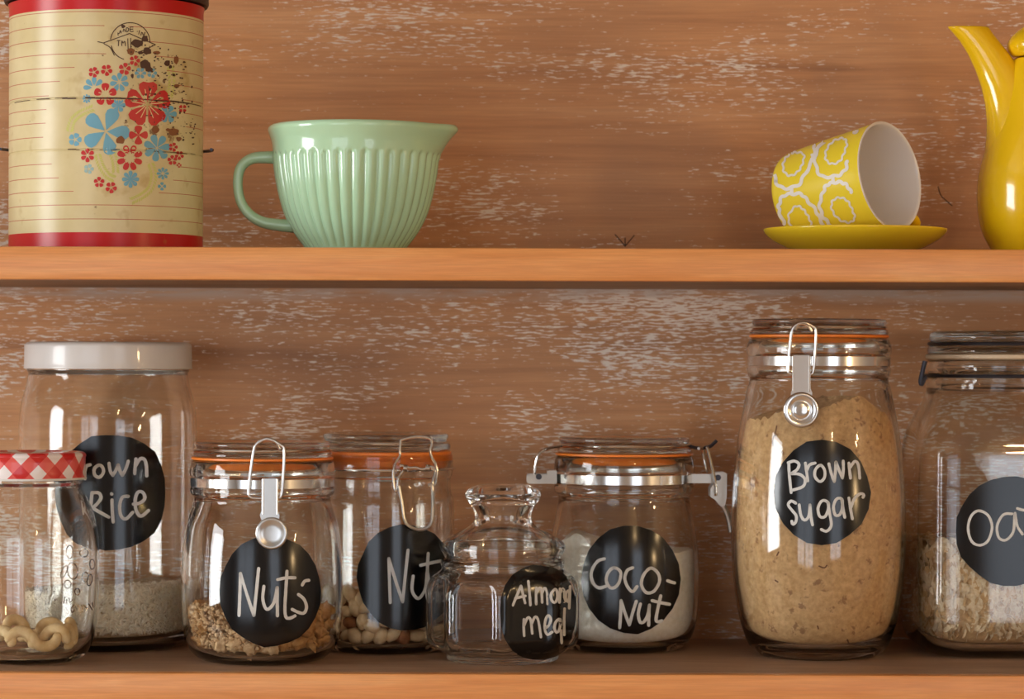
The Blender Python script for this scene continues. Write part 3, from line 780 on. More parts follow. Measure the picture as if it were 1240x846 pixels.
ring(J, [(421.5+6.5, 101), (435.5, 101), (435.5, 88), (428.5, 86)], 'cream_rubber', 'rubber_seal')
part('neck_wire', tube(arc(J, 455, 102, -180, 180-.01, 60), .0013, 8, True), M['dark_wire'], J.root)
part('lid_wire', tube(arc(J, 416.5, 96.5, -180, 180-.01, 60), .0014, 8, True), M['dark_wire'], J.root)
yy = J.yc-.015
part('side_wire', tube(catmull([P(1120, 437, yy), P(1117.5, 448, yy), P(1115, 460, yy), P(1116, 465, yy), P(1119, 459, yy), P(1122, 456, yy)], 5), .0017, 8), M['dark_wire'], J.root)
W = sc([[(335, 205), (303, 228), (290, 280), (305, 335), (340, 352), (375, 332), (392, 275), (375, 225), (335, 205)],
        [(478, 218), (440, 222), (414, 268), (420, 318), (450, 330), (482, 295), (488, 225)], [(490, 215), (500, 270), (522, 305)],
        [(560, 150), (556, 230), (562, 300), (580, 320)], [(500, 195), (530, 203), (590, 205)],
        [(660, 210), (625, 215), (620, 245), (655, 275), (650, 315), (615, 318)]], 1090, 560, 3.527)
sticker(T8, 1223, 642.5, 66, 66.5, J.root, 53, writing=W, w=1.6, label='round black label reading Oats, cut by the picture edge')

# ================================================================ what is in the jars
def zat(j, py): return j.z(py)
# brown sugar
sug.mid = zat(sug, 478)
def top(t):
    x = cos(t)
    py = 492+18*max(0, -x)**1.5+22*max(0, x)**4 - 14*math.exp(-((x-.45)/.3)**2) + 9*noise.noise(Vector((x*4, sin(t)*4, 2)))+4*noise.noise(Vector((x*14, sin(t)*14, 5)))
    return zat(sug, py)
o, _, _ = fill(sug, 'brown_sugar', innS[3:], 781, top, 'sugar', 'light brown sugar filling the tall clip-top jar', 'sugar', n=144, rough=.0012)
ck = bvh(([Vector(v.co)+o.location for v in o.data.vertices], [tuple(p.vertices) for p in o.data.polygons]))
M['sugar_dark'] = simple('dark sugar lump', srgb(120, 80, 46), rough=.9)
cr = [[(942, 516), (940, 525), (937, 533), (938, 540)], [(992, 685), (998, 687), (1001, 684)], [(944, 668), (942, 672)], [(990, 757), (991, 760)], [(1025, 773), (1027, 780)], [(940, 702), (943, 704)]]
part('sugar_crack', strokes(ck, cr, .9, .0003), M['sugar_dark'], o, smooth=False)
# coconut
coco.mid = zat(coco, 662)
def top(t):
    x = cos(t)
    py = 668-22*math.exp(-((x+.72)/.22)**2)+3*noise.noise(Vector((x*6, sin(t)*6, 2)))
    return zat(coco, py)
fill(coco, 'desiccated_coconut', innC[3:], 782, top, 'coconut', 'white desiccated coconut filling half of the round jar', 'coconut')

def inst(name, me, loc, rot, scale, label, cat, group):
    o = bpy.data.objects.new(name, me); C.objects.link(o); o.location = loc; o.rotation_euler = rot; o.scale = scale
    return tag(o, label, cat, group)
def scatter_mass(jar, name, inner, bottom, topf, coremat, grainmat, label, cat, L, Wd, T, count, kindf, shapef=None, seed=1):
    """a heap of small grains: a core just inside the glass with grains laid against it, all one object"""
    rnd = random.Random(seed)
    o, rad, zb = fill(jar, name, inner, bottom, lambda t: topf(t)-T*.5, coremat, label, cat, gap=T*1.6+.0022)
    V = [Vector(v.co) for v in o.data.vertices]; Fc = [tuple(p.vertices) for p in o.data.polygons]
    mi = [0]*len(Fc)
    gr, gf = kindf()
    for k in range(count):
        t = rnd.uniform(pi*.93, pi*2.07)
        side = rnd.random() < .82
        zt = topf(t)
        if side:
            z = zb+.0035+(zt-zb-.0035)*rnd.random()
            rr = rad(z-.001)-.0020-T*.8*rnd.uniform(.8, 1.6)
            if shapef: rr, _ = shapef(t, rr, z)
            base = Vector((rr*cos(t), rr*sin(t), z-zb))
            m = Matrix.Rotation(t, 4, 'Z') @ Matrix.Rotation(rnd.gauss(0, .22), 4, 'Y') @ Matrix.Rotation(rnd.gauss(0, .22), 4, 'Z') @ Matrix.Rotation(rnd.uniform(0, pi), 4, 'X')
        else:
            q = math.sqrt(rnd.random())*.96; rr = (rad(zt)-.003)*q
            if shapef: rr, _ = shapef(t, rr, zt)
            zz = zt+(jar.mid-zt)*(1-q)
            base = Vector((rr*cos(t), rr*sin(t), zz-zb))
            m = Matrix.Rotation(rnd.uniform(0, 6.3), 4, 'Z') @ Matrix.Rotation(pi/2+rnd.gauss(0, .4), 4, 'Y') @ Matrix.Rotation(rnd.uniform(0, pi), 4, 'X')
        s = rnd.uniform(.75, 1.15); n = len(V)
        for g in gr: V.append(base+m @ (g*s))
        for f in gf: Fc.append(tuple(i+n for i in f)); mi.append(1)
    me = mkmesh(name, V, Fc, [M[coremat], M[grainmat]], sharp=None, mi=mi)
    o.data = me
    return o
def rice_grain():
    V, Fc = [], []
    L, w = .0033, .00085
    for i, (x, r) in enumerate([(-1, .0), (-.6, .8), (0, 1), (.6, .8), (1, 0)]):
        if r == 0: V.append(Vector((0, x*L, 0))); continue
        for k in range(5): a = 2*pi*k/5; V.append(Vector((w*r*cos(a), x*L, w*r*sin(a))))
    for k in range(5):
        j = (k+1) % 5
        Fc += [(0, 1+j, 1+k), (1+k, 1+j, 6+j, 6+k), (6+k, 6+j, 11+j, 11+k), (11+k, 11+j, 16)]
    return V, Fc
def oat_flake():
    V, Fc = [], []
    n = 9
    V.append(Vector((.0009, 0, 0))); V.append(Vector((-.0006, 0, 0)))
    for k in range(n):
        a = 2*pi*k/n; r = 1+.1*sin(3*a+1)
        V.append(Vector((.0004*sin(2*a), .0053*r*cos(a), .0038*r*sin(a))))
    V[0] = Vector((.00045, 0, 0))
    for k in range(n):
        j = (k+1) % n
        Fc += [(0, 2+k, 2+j), (1, 2+j, 2+k)]
    return V, Fc
rice.mid = zat(rice, 716)
scatter_mass(rice, 'rice', innR[7:], 781, lambda t: zat(rice, 716-5*cos(t)+4*noise.noise(Vector((cos(t)*3, sin(t)*3, 1)))), 'rice_core', 'rice',
             'pale brown rice in the bottom of the white-lidded jar', 'rice', 0, 0, .0012, 4200, rice_grain, seed=3)
# oats (square jar)
oat.mid = zat(oat, 655)
def oat_fill():
    rnd = random.Random(9)
    innz = sorted([(p[1], p[0]) for p in chaikin([Vector(p) for p in oat.prof(innO[7:])], 2)])
    def rad(z):
        if z <= innz[0][0]: return innz[0][1]
        for (a, b), (c, d) in zip(innz, innz[1:]):
            if a <= z <= c: return b+(d-b)*(z-a)/max(1e-9, c-a)
        return innz[-1][1]
    zb = zat(oat, 782)+.001; loc = Vector((oat.X, oat.yc, zb))
    topf = lambda t: zat(oat, 655+6*noise.noise(Vector((cos(t)*3, sin(t)*3, 7))))
    V, Fc, rows, n = [], [], [], 96
    for i in range(15):
        row = []
        for k in range(n):
            t = 2*pi*k/n; z = zb+(topf(t)-.003-zb)*i/14; r, _ = sq(t, rad(z)-.0034, z)
            row.append(len(V)); V.append(Vector((r*cos(t), r*sin(t), z-zb)))
        rows.append(row)
    for a, b in zip(rows, rows[1:]):
        for k in range(n): Fc.append((a[k], a[(k+1) % n], b[(k+1) % n], b[k]))
    Fc.append(tuple(reversed(rows[0]))); Fc.append(tuple(rows[-1]))
    mi = [0]*len(Fc); gr, gf = oat_flake()
    for q in range(3600):
        t = rnd.uniform(pi*.85, pi*2.15)
        if rnd.random() < .78:
            z = zb+.0055+(topf(t)-zb-.0055)*rnd.random(); r, _ = sq(t, rad(z-.005)-.0018-rnd.random()*.0012, z)
            # outward direction of the squared section
            t2 = t+.02; r2, _ = sq(t2, rad(z)-.002, z)
            tx, ty = r2*cos(t2)-r*cos(t), r2*sin(t2)-r*sin(t); an = math.atan2(-tx, ty)
            low = (z-zb)/(topf(t)-zb) < .3
            m = Matrix.Rotation(an, 4, 'Z') @ Matrix.Rotation(rnd.gauss(0, .10)+(rnd.choice((.4, -.4, 0)) if low else 0), 4, 'Y') @ Matrix.Rotation(rnd.gauss(0, .10), 4, 'Z') @ Matrix.Rotation(rnd.uniform(0, pi), 4, 'X')
            base = Vector((r*cos(t), r*sin(t), z-zb))
        else:
            q_ = math.sqrt(rnd.random())*.97; r, _ = sq(t, (rad(topf(t))-.003)*q_, topf(t))
            base = Vector((r*cos(t), r*sin(t), topf(t)-zb))
            m = Matrix.Rotation(rnd.uniform(0, 6.3), 4, 'Z') @ Matrix.Rotation(pi/2+rnd.gauss(0, .3), 4, 'Y') @ Matrix.Rotation(rnd.uniform(0, pi), 4, 'X')
        s = rnd.uniform(.7, 1.1); k0 = len(V)
        for g in gr: V.append(base+m @ (g*s))
        mm = 1+(rnd.random() < .3)
        for f in gf: Fc.append(tuple(i+k0 for i in f)); mi.append(mm)
    me = mkmesh('rolled_oats', V, Fc, [M['oat_core'], M['oat'], M['oat_dark']], sharp=60, mi=mi)
    o = bpy.data.objects.new('rolled_oats', me); C.objects.link(o); o.location = loc
    tag(o, 'pale rolled oats in the lower half of the squared jar', 'oats', kind='stuff')
oat_fill()

# walnut pieces
def lump(name, mat, rx, ry, rz, amp, fr, seed, sub=3, lobes=False):
    bm = bmesh.new(); bmesh.ops.create_icosphere(bm, subdivisions=sub, radius=1)
    for v in bm.verts:
        d = v.co.normalized(); nn = noise.noise(d*fr+Vector((seed, 0, 0))); n2 = abs(noise.noise(d*fr*1.9+Vector((0, seed, 0))))
        s = 1+amp*nn-amp*1.1*n2
        if lobes: s *= 1-.25*math.exp(-(d.y/.18)**2)
        v.co = Vector((d.x*rx*s, d.y*ry*s, d.z*rz*s))
    me = bpy.data.meshes.new(name); bm.to_mesh(me); bm.free(); me.materials.append(M[mat])
    me.polygons.foreach_set('use_smooth', [True]*len(me.polygons)); return me
wal = [lump('walnut_piece', 'walnut', .0085, .0070, .0058, .5, 2.3, s, lobes=(s % 2 == 0)) for s in (1, 4, 8, 12)]
dusty = [lump('walnut_piece', 'crumb', .0085, .0072, .0066, .55, 2.0, s) for s in (3, 7, 9, 13)]
pnt = [lump('shelled_nut', 'peanut', .0072, .0054, .0050, .14, 1.1, s, 2) for s in (2, 5)]+[lump('shelled_nut', 'skin_nut', .0070, .0056, .0052, .10, 1.1, 9, 2)]
def rad_of(jar, inner):
    iz = sorted([(p[1], p[0]) for p in chaikin([Vector(p) for p in jar.prof(inner)], 2)])
    def rad(z):
        if z <= iz[0][0]: return iz[0][1]
        for (a, b), (c, d) in zip(iz, iz[1:]):
            if a <= z <= c: return b+(d-b)*(z-a)/max(1e-9, c-a)
        return iz[-1][1]
    return rad
# nuts jar in front: walnut pieces (right and back), pale crumbs (left front)
rad = rad_of(nuts1, innN1[7:])
zb = zat(nuts1, 789)+.001
rnd = random.Random(5)
def h1(t): return zat(nuts1, 752-10*cos(t)**2+ (8 if abs(cos(t)) < .3 else 0))
cnt = 0
row = 0; z = zb+.0088
while z < zat(nuts1, 738):
    n = 13
    for k in range(n):
        t = pi*.98+pi*1.04*(k+.5*(row % 2))/(n-.5)+rnd.uniform(-.03, .03)
        if z > h1(t)+.004: continue
        left = cos(t) < .22 and z < zb+.028
        r = rad(z)-.0088
        if left and cos(t) > -.80 and rnd.random() < .15: continue
        inst('walnut_piece', (dusty if left and cos(t) > -.80 else wal)[cnt % 4], (nuts1.X+r*cos(t), nuts1.yc+r*sin(t), z), (rnd.uniform(0, 6), rnd.uniform(0, 6), rnd.uniform(0, 6)), [rnd.uniform(.82, 1.0)]*3,
             'golden brown walnut piece heaped inside the clip-top jar labelled Nuts', 'nut', 'walnut pieces in the front nuts jar'); cnt += 1
    z += .0098; row += 1
for k in range(22):
    t = rnd.uniform(0, 2*pi); q = math.sqrt(rnd.random())*.75; r = rad(h1(t))*q
    inst('walnut_piece', wal[k % 4], (nuts1.X+r*cos(t), nuts1.yc+r*sin(t), h1(t)+.001+.004*rnd.random()), (rnd.uniform(0, 6), rnd.uniform(0, 6), 0), [.9]*3,
         'golden brown walnut piece heaped inside the clip-top jar labelled Nuts', 'nut', 'walnut pieces in the front nuts jar')
def crumb_heap():
    V, Fc = [], []; loc = Vector((nuts1.X, nuts1.yc, zb))
    g = lathe([(0, 0), (.030, 0), (.036, .003), (.036, .020), (.028, .026), (0, .028)], 0, 0, 32)
    V += [Vector(v) for v in g[0]]; Fc += g[1]
    base = lump('crumb', 'crumb', .0026, .0022, .0019, .5, 2, 3, 1)
    bv = [Vector(v.co) for v in base.vertices]; bf = [tuple(p.vertices) for p in base.polygons]
    for k in range(900):
        t = rnd.uniform(pi*1.0, pi*1.60); 
        top_ = .031+.006*noise.noise(Vector((t*2, 0, 0)))-.010*max(0, (t-pi*1.3)/(pi*.3))
        zz = rnd.random()*top_
        r = rad(zb+zz+.002)-.0035-.009*rnd.random()**1.5
        m = Matrix.Rotation(rnd.uniform(0, 6), 3, 'Z') @ Matrix.Rotation(rnd.uniform(0, 6), 3, 'X'); s = rnd.choice((.45, .6, .8, 1.0)); n0 = len(V)
        b = Vector((r*cos(t), r*sin(t), zz+.003))
        for v in bv: V.append(b+m @ v*s)
        Fc.extend(tuple(i+n0 for i in f) for f in bf)
    bpy.data.meshes.remove(base)
    o = bpy.data.objects.new('nut_crumbs', mkmesh('nut_crumbs', V, Fc, M['crumb'], sharp=None)); C.objects.link(o); o.location = loc
    tag(o, 'pale crumbled nuts low in the front left of the Nuts jar', 'crumbs', kind='stuff')
crumb_heap()
# nuts jar behind
rad = rad_of(nuts2, innN2[5:])
zb2 = zat(nuts2, 785)+.001
row = 0; z = zb2+.0058; cnt = 0
while z < zat(nuts2, 712):
    n = 15
    for k in range(n):
        t = pi*.97+pi*1.06*(k+.5*(row % 2))/(n-.5)+rnd.uniform(-.03, .03)
        if z > zat(nuts2, 722)+.012*-cos(t): continue
        r = rad(z)-.0072; dark = rnd.random() < .16
        inst('shelled_nut', pnt[2] if dark else pnt[cnt % 2], (nuts2.X+r*cos(t), nuts2.yc+r*sin(t), max(zb2+.006, z+rnd.uniform(-.0022, .0022))), (rnd.uniform(-.8, .8), rnd.uniform(-1.5, 1.5), t+pi/2+rnd.uniform(-.5, .5)), [rnd.uniform(.8, 1.05)*1.08]*3,
             'brown skinned nut among pale ones inside the taller Nuts jar behind' if dark else 'pale blanched nut piled inside the taller Nuts jar behind', 'nut',
             'skin-on nuts in the rear nuts jar' if dark else 'blanched nuts in the rear nuts jar'); cnt += 1
    z += .0098; row += 1
for k in range(26):
    t = rnd.uniform(0, 2*pi); q = math.sqrt(rnd.random())*.78; r = rad(z)*q
    inst('shelled_nut', pnt[k % 2], (nuts2.X+r*cos(t), nuts2.yc+r*sin(t), zat(nuts2, 728)), (rnd.uniform(-.5, .5), rnd.uniform(-.5, .5), rnd.uniform(0, 6)), [.95]*3,
         'pale blanched nut piled inside the taller Nuts jar behind', 'nut', 'blanched nuts in the rear nuts jar')
def core(jar, zb_, r, h, mat, label):
    g = lathe([(0, zb_), (r*.9, zb_), (r, zb_+.004), (r, zb_+h*.85), (r*.7, zb_+h), (0, zb_+h)], jar.X, jar.yc, 32)
    thing_mesh('broken_nuts', g, mat, label, 'nuts', Vector((jar.X, jar.yc, zb_)), kind='stuff')
core(nuts2, zb2, .034, .034, 'skin_nut', 'broken brown nuts in the middle of the rear nuts jar')
# cashews
def cashew_mesh():
    pts = [Vector((.0095*cos(R(a)), .0095*sin(R(a))*1.0, 0)) for a in range(-20, 201, 14)]
    g = tube(pts, lambda t: .0048*(.55+.45*sin(pi*min(1, max(0, .12+.80*t))))*(1 if .04 < t < .96 else .62), 12)
    me = mkmesh('cashew', g[0], g[1], M['cashew'], sharp=None); recalc(me)
    return me
cm = cashew_mesh()
zc_ = zat(cash, 791)+.001+.0045
krad = rad_of(cash, innK[8:])
cs = [(22, 788, -.036, (80, 10, 8), 'pale curved cashew nearest the left edge of the picture'),
      (63, 789, -.036, (-88, 8, 14), 'plump cashew lying curved side down at the middle of the gingham-lidded jar'),
      (83, 779, -.029, (70, -6, -14), 'long arched cashew resting on the other cashews at the right'),
      (100, 787, -.010, (85, 60, 70), 'small cashew end against the right wall of the gingham-lidded jar'),
      (20, 765, -.012, (60, 20, 40), 'cashew on top of the pile behind the leftmost cashew'),
      (97, 768, .000, (20, 80, 20), 'upright cashew half hidden at the far right of the pile'),
      (62, 769, .004, (75, 0, 170), 'cashew lying across the back of the pile'),
      (0, 788, -.026, (80, 0, -30), None), (40, 777, .012, (15, 10, 200), None), (75, 788, .020, (10, 0, 30), None), (20, 788, .02, (10, 0, 80), None), (50, 790, -.004, (5, 0, 120), None), (-14, 786, .0, (5, 0, 10), None)]
for px, py, dy, r, lb in cs:
    y = cash.yc+dy; p = P(px, py-2, y)
    z = max(zc_+(.0085 if r[0] < 0 else .0035), p.z); v = Vector((p.x-cash.X, y-cash.yc)); lim = krad(z)-.0135
    if v.length > lim: v *= lim/v.length
    inst('cashew', cm, (cash.X+v.x, cash.yc+v.y, z), tuple(R(a) for a in r), (.86, .86, .86), lb or 'pale cashew at the back of the small pile in the gingham-lidded jar', 'nut',
         'cashews in the gingham-lidded jar')

# ================================================================ upper shelf
# ---------------- tin
TY = .10; TX = WX(129, 150, TY); tk = (D1+TY)/F
tin = thing('storage_tin', 'old cream tin canister with red bands, printed flowers and rust', 'tin', (TX, TY, ZU))
tz = lambda py: WZ(129, py, TY-.068)
th_ = tz(-2)
def tin_mat():
    m, nt, b = nodes('cream painted tin')
    tc = nd(nt, 'ShaderNodeTexCoord'); s = nd(nt, 'ShaderNodeSeparateXYZ'); nt.links.new(tc.outputs['Object'], s.inputs[0])
    z = s.outputs['Z']; hi = tz(11)-ZU; lo = tz(281)-ZU
    red = math_(nt, 'MAXIMUM', math_(nt, 'GREATER_THAN', z, hi), math_(nt, 'LESS_THAN', z, lo))
    n0 = noi(nt, coords(nt), 30, 4); cream = ramp(nt, n0, [(.3, srgb(212, 194, 142)), (.7, srgb(226, 210, 162))])
    c = mix(nt, red, cream, srgb(196, 24, 26))
    # rust: freckles everywhere, heavy patch right of the flowers
    px = s.outputs['X']
    dx = math_(nt, 'DIVIDE', math_(nt, 'SUBTRACT', px, .040), .020); dz = math_(nt, 'DIVIDE', math_(nt, 'SUBTRACT', z, tz(125)-ZU), .042)
    d = math_(nt, 'ADD', math_(nt, 'MULTIPLY', dx, dx), math_(nt, 'MULTIPLY', dz, dz))
    near = nd(nt, 'ShaderNodeMapRange'); near.inputs['From Min'].default_value = .2; near.inputs['From Max'].default_value = 2.2
    near.inputs['To Min'].default_value = .13; near.inputs['To Max'].default_value = 0; nt.links.new(d, near.inputs[0])
    nr = noi(nt, coords(nt), 170, 5, .62)
    v = math_(nt, 'ADD', nr, near.outputs[0])
    c = mix(nt, ramp(nt, v, [(.70, grey(0)), (.76, grey(.85))]), c, srgb(112, 70, 36))
    nb = noi(nt, coords(nt, (1, 1, 1), (4, 1, 0)), 55, 3, .5)
    c = mix(nt, ramp(nt, math_(nt, 'ADD', nb, near.outputs[0]), [(.64, grey(0)), (.78, grey(.6))]), c, srgb(176, 138, 60))
    nt.links.new(c, b.inputs['Base Color']); setp(b, rough=.3, spec=.35)
    return m
M['tin'] = tin_mat()
rt = 116.5*tk
seams = (118.5, 181)
pr = [(0, ZU+.0004), (rt*.96, ZU+.0004), (rt*.985, ZU), (rt*1.0, ZU+.0012), (rt, ZU+.004)]
for sy in sorted([tz(s) for s in seams]): pr += [(rt, sy-.0008), (rt-.0006, sy-.0003), (rt-.0006, sy+.0003), (rt, sy+.0008)]
pr += [(rt, th_-.001), (rt*1.01, th_+.002), (rt*.95, th_+.0025), (0, th_+.0025)]
tg = lathe(pr, TX, TY, 128)
part('canister', tg, M['tin'], tin, fix=True, sharp=30)
rr = 122.5*tk
part('lid', lathe([(0, th_+.0155), (rr*.9, th_+.0155), (rr*.97, th_+.0145), (rr, th_+.0115), (rr*1.003, th_+.005), (rr*.992, th_+.0032), (rr*.97, th_+.0032), (0, th_+.0032)], TX, TY, 128), M['rust_rim'], tin, fix=True, sharp=40)
tt = bvh(tg)
def ringstrip(py, x0, x1, w=.00022):
    z = tz(py); V, Fc = [], []
    a0 = -math.acos(max(-1, min(1, (x0-129)/117))) ; a1 = -math.acos(max(-1, min(1, (x1-129)/117)))
    n = max(3, int(abs(a1-a0)/.05))
    for i in range(n+1):
        a = a0+(a1-a0)*i/n; r = rt+.00012
        V += [(TX+r*cos(a), TY+r*sin(a), z-w), (TX+r*cos(a), TY+r*sin(a), z+w)]
    Fc = [(2*i, 2*i+2, 2*i+3, 2*i+1) for i in range(n)]
    return V, Fc
rows = [(14, 12, 246), (31, 12, 143), (31, 170, 246), (48, 12, 108), (48, 188, 246), (65, 12, 145), (65, 200, 246), (81.5, 12, 108), (81.5, 212, 246), (98, 12, 90), (98, 222, 246), (115, 12, 76), (115, 228, 246),
        (131.5, 12, 73), (131.5, 230, 246), (148, 12, 72), (148, 232, 246), (165, 12, 69), (198, 12, 80), (198, 226, 246), (215, 12, 89), (215, 219, 246), (231.5, 12, 107), (231.5, 204, 246), (248, 12, 246), (265, 12, 246)]
part('pinstripes', join(*[ringstrip(*r) for r in rows]), M['line_print'], tin, smooth=False)
sd = []
rs = random.Random(2)
for (a, b, y, d) in ((14, 60, 119, .5), (60, 245, 118.5, 1), (100, 245, 181, .6), (14, 22, 120, 1)):
    x = a
    while x < b:
        l = rs.uniform(3, 14)
        if rs.random() < .75*d+.1: sd.append(ringstrip(y+rs.uniform(-.6, .6), x, min(b, x+l), rs.uniform(.0001, .0004)*d+.0001))
        x += l
part('seam_rust', join(*sd), M['stamp'], tin, smooth=False)
def petals(cx, cy, r, n, rot=0, w=.42, inner=.16, heart=False, skip=()):
    out = []
    for k in range(n):
        if k in skip: continue
        a = R(rot)+2*pi*k/n; ca, sa = cos(a), sin(a)
        ol = []
        for u, v in [(inner, 0), (inner+.12, .10), (.42, .30), (.66, .46), (.86, .44), (.97, .25), (.93 if heart else 1.0, 0), (.97, -.25), (.86, -.44), (.66, -.46), (.42, -.30), (inner+.12, -.10)]:
            v *= min(.42, .66*math.tan(min(1.2, .80*pi/n)))/.46*(w/.42)
            ol.append((cx+r*(u*ca-v*sa), cy+r*(u*sa+v*ca)))
        out.append(ol)
    return out
def flowers(specs, mat, off, name):
    for s in specs:
        part(name, join(*[blob(tt, ol, off) for ol in petals(*s[:4], **(s[4] if len(s) > 4 else {}))]), M[mat], tin, smooth=False)
flowers([(144.5, 99.5, 11.5, 7, dict(rot=15)), (114, 106, 13, 8, dict(rot=0, skip=(0, 1, 2, 3))), (105, 119.5, 5.5, 8), (143.5, 127.5, 8.5, 6, dict(w=.46, inner=0)), (91, 169, 8, 5, dict(w=.46)),
         (170, 88.5, 7, 6), (184, 88.5, 6, 5), (197, 210, 7.5, 8), (196, 225.5, 5, 4)], 'blue_print', .00014, 'flower_print')
flowers([(128, 159, 29, 5, dict(rot=-68, w=.33, inner=.05)), (190, 179, 16.5, 7, dict(rot=-5, w=.42, inner=.05)), (158, 217, 10.5, 8, dict(inner=0, w=.45)), (203, 138, 11, 6, dict(inner=0, w=.42))], 'blue_print', .00018, 'flower_print')
flowers([(107.5, 204.5, 6, 5)], 'pale_blue_print', .00015, 'flower_print')
flowers([(113.5, 87.5, 6.5, 5, dict(rot=-70)), (129, 85, 7, 5, dict(rot=-60)), (151, 83.5, 7.5, 5, dict(rot=-80)), (163, 73.5, 6.5, 5), (127.5, 114.5, 14, 5, dict(rot=-90, w=.38, inner=.22)),
         (178.5, 126, 28, 5, dict(rot=-88, w=.46, inner=.08, heart=True)), (167.5, 163.5, 11.5, 4, dict(rot=0, w=.40, inner=0)), (157, 191, 16, 8, dict(rot=-22, w=.42, inner=.3)), (106, 188, 8.5, 6, dict(rot=-30)),
         (120, 220.5, 6.5, 5, dict(rot=-90)), (134.5, 227, 7, 5, dict(rot=-60)), (209.5, 178, 5.5, 5), (217, 188, 5.5, 5, dict(rot=20)), (208.5, 194, 6, 5, dict(rot=50)), (216.5, 200, 3, 4), (221, 131.5, 5, 4, dict(rot=45))],
        'red_print', .00022, 'flower_print')
part('petal_veins', strokes(tt, [[(178.5+q*cos(R(a+d*1.3)), 126+q*sin(R(a+d*1.3))) for q in (4, 11, 18)] for a in (-88, -16, 56, 128, 200) for d in (-9, 9)]
     + [[(127.5+q*cos(R(a)), 114.5+q*sin(R(a))) for q in (3, 6, 8)] for a in (-90, -18, 54, 126, 198)], .45, .0003), M['cream_print'], tin, smooth=False)
for path in ([(84, 160), (88, 146), (98, 137), (112, 131)], [(118, 186), (122, 200), (130, 212), (137, 216)], [(134, 180), (139, 195), (140, 208)], [(182, 197), (186, 212), (182, 228), (172, 237), (160, 243)], [(206, 80), (208, 100), (205, 116)]):
    c = catmull(path, 5); fr = []
    for i in range(0, len(c)-1):
        t = (c[i+1]-c[i]).normalized(); nn = Vector((-t.y, t.x))
        for s_ in (1, -1):
            a = c[i]+nn*s_*.5; b = c[i]+nn*s_*5+t*4
            m = (a+b)/2; w_ = (b-a).normalized(); w_ = Vector((-w_.y, w_.x))*1.3
            fr.append(blob(tt, [tuple(a), tuple(m+w_), tuple(b), tuple(m-w_)], .00010))
    part('leaf_print', join(*fr), M['leaf_print'], tin, smooth=False)
# worn round stamp with lettering
CB = lambda L: sc(L, 100, 20, 7.046)
circ = [(158+25*cos(R(a)), 0) for a in range(3)]
stamp = [[(157.5+24.0*cos(R(a)), 51.5+24*sin(R(a))) for a in range(190, 361, 12)], [(157.5+23*cos(R(a)), 52+21*sin(R(a))) for a in range(110, 176, 12)]]
stamp += CB([[(180, 225), (290, 185), (400, 145)], [(400, 145), (500, 190), (620, 240)], [(620, 240), (540, 280), (470, 305)], [(185, 235), (235, 265), (270, 330)], [(130, 215), (185, 228)],
             [(303, 160), (300, 135), (312, 150), (322, 118), (330, 140)], [(345, 128), (352, 100), (362, 128)], [(372, 128), (375, 95), (392, 105), (385, 128), (372, 128)], [(430, 90), (405, 92), (407, 128), (432, 126)], [(406, 110), (428, 108)],
             [(485, 120), (478, 150)], [(497, 158), (505, 128), (520, 165), (532, 135)],
             [(295, 205), (320, 205)], [(308, 205), (305, 250)], [(335, 250), (335, 205), (347, 230), (360, 205), (365, 250)], [(385, 190), (388, 280)], [(410, 185), (412, 285)]])
part('stamp_print', strokes(tt, stamp, .55, .00026), M['stamp'], tin, smooth=False)
def rblob(cx, cy, rx, ry, sd_):
    return blob(tt, [(cx+rx*cos(a)*(1+.45*noise.noise(Vector((cos(a)*1.5, sin(a)*1.5, sd_)))), cy+ry*sin(a)*(1+.45*noise.noise(Vector((cos(a)*1.5, sin(a)*1.5, sd_+9))))) for a in [2*pi*k/16 for k in range(16)]], .00032)
for i, q in enumerate([(167, 52, 8, 5), (175, 47, 4, 4), (175.5, 78, 7, 6), (180, 84, 5, 3), (178, 62, 5, 5), (170, 64, 3, 2), (202, 76.5, 4, 3), (206, 81, 2, 2), (160, 92, 2, 2.5), (149, 32, 2.5, 2)]):
    part('bare_metal_patch', rblob(*q, i*1.7), M['stamp'], tin, smooth=False)
bl = []
for i in range(170):
    gx, gy = rs.gauss(0, 1), rs.gauss(0, 1); cx, cy = rs.choice([(202, 88), (178, 66), (215, 115), (222, 150), (190, 118)])
    x, y = cx+gx*14, cy+gy*15
    if x > 236 or y > 205: continue
    bl.append(rblob(x, y, rs.uniform(.5, 1.7), rs.uniform(.4, 1.3), i*.7))
o = part('rust_specks', join(*bl), M['stamp'], tin, smooth=False); o['kind'] = 'stuff'
M['rust'] = simple('orange brown rust', srgb(140, 88, 50), rough=.8)
for i, q in enumerate([(213, 72, 3, 5), (158, 62, 5, 4), (189, 64, 4, 2.5), (146, 170, 5, 5), (188, 157, 4.5, 4.5), (214, 104, 4, 2), (210, 160, 6, 5), (216, 168, 3, 3), (203, 157, 3, 2)]):
    part('rust_patch', rblob(*q, 30+i*1.3), M['rust'], tin, smooth=False)
wr = [Vector((TX+128*tk*cos(R(a)), TY+(118*tk)*sin(R(a))*.9, tz(172)+.002*sin(R(a)))) for a in range(-4, 185, 6)]
part('wire_handle', tube(wr, .0011, 8), M['dark_wire'], tin)

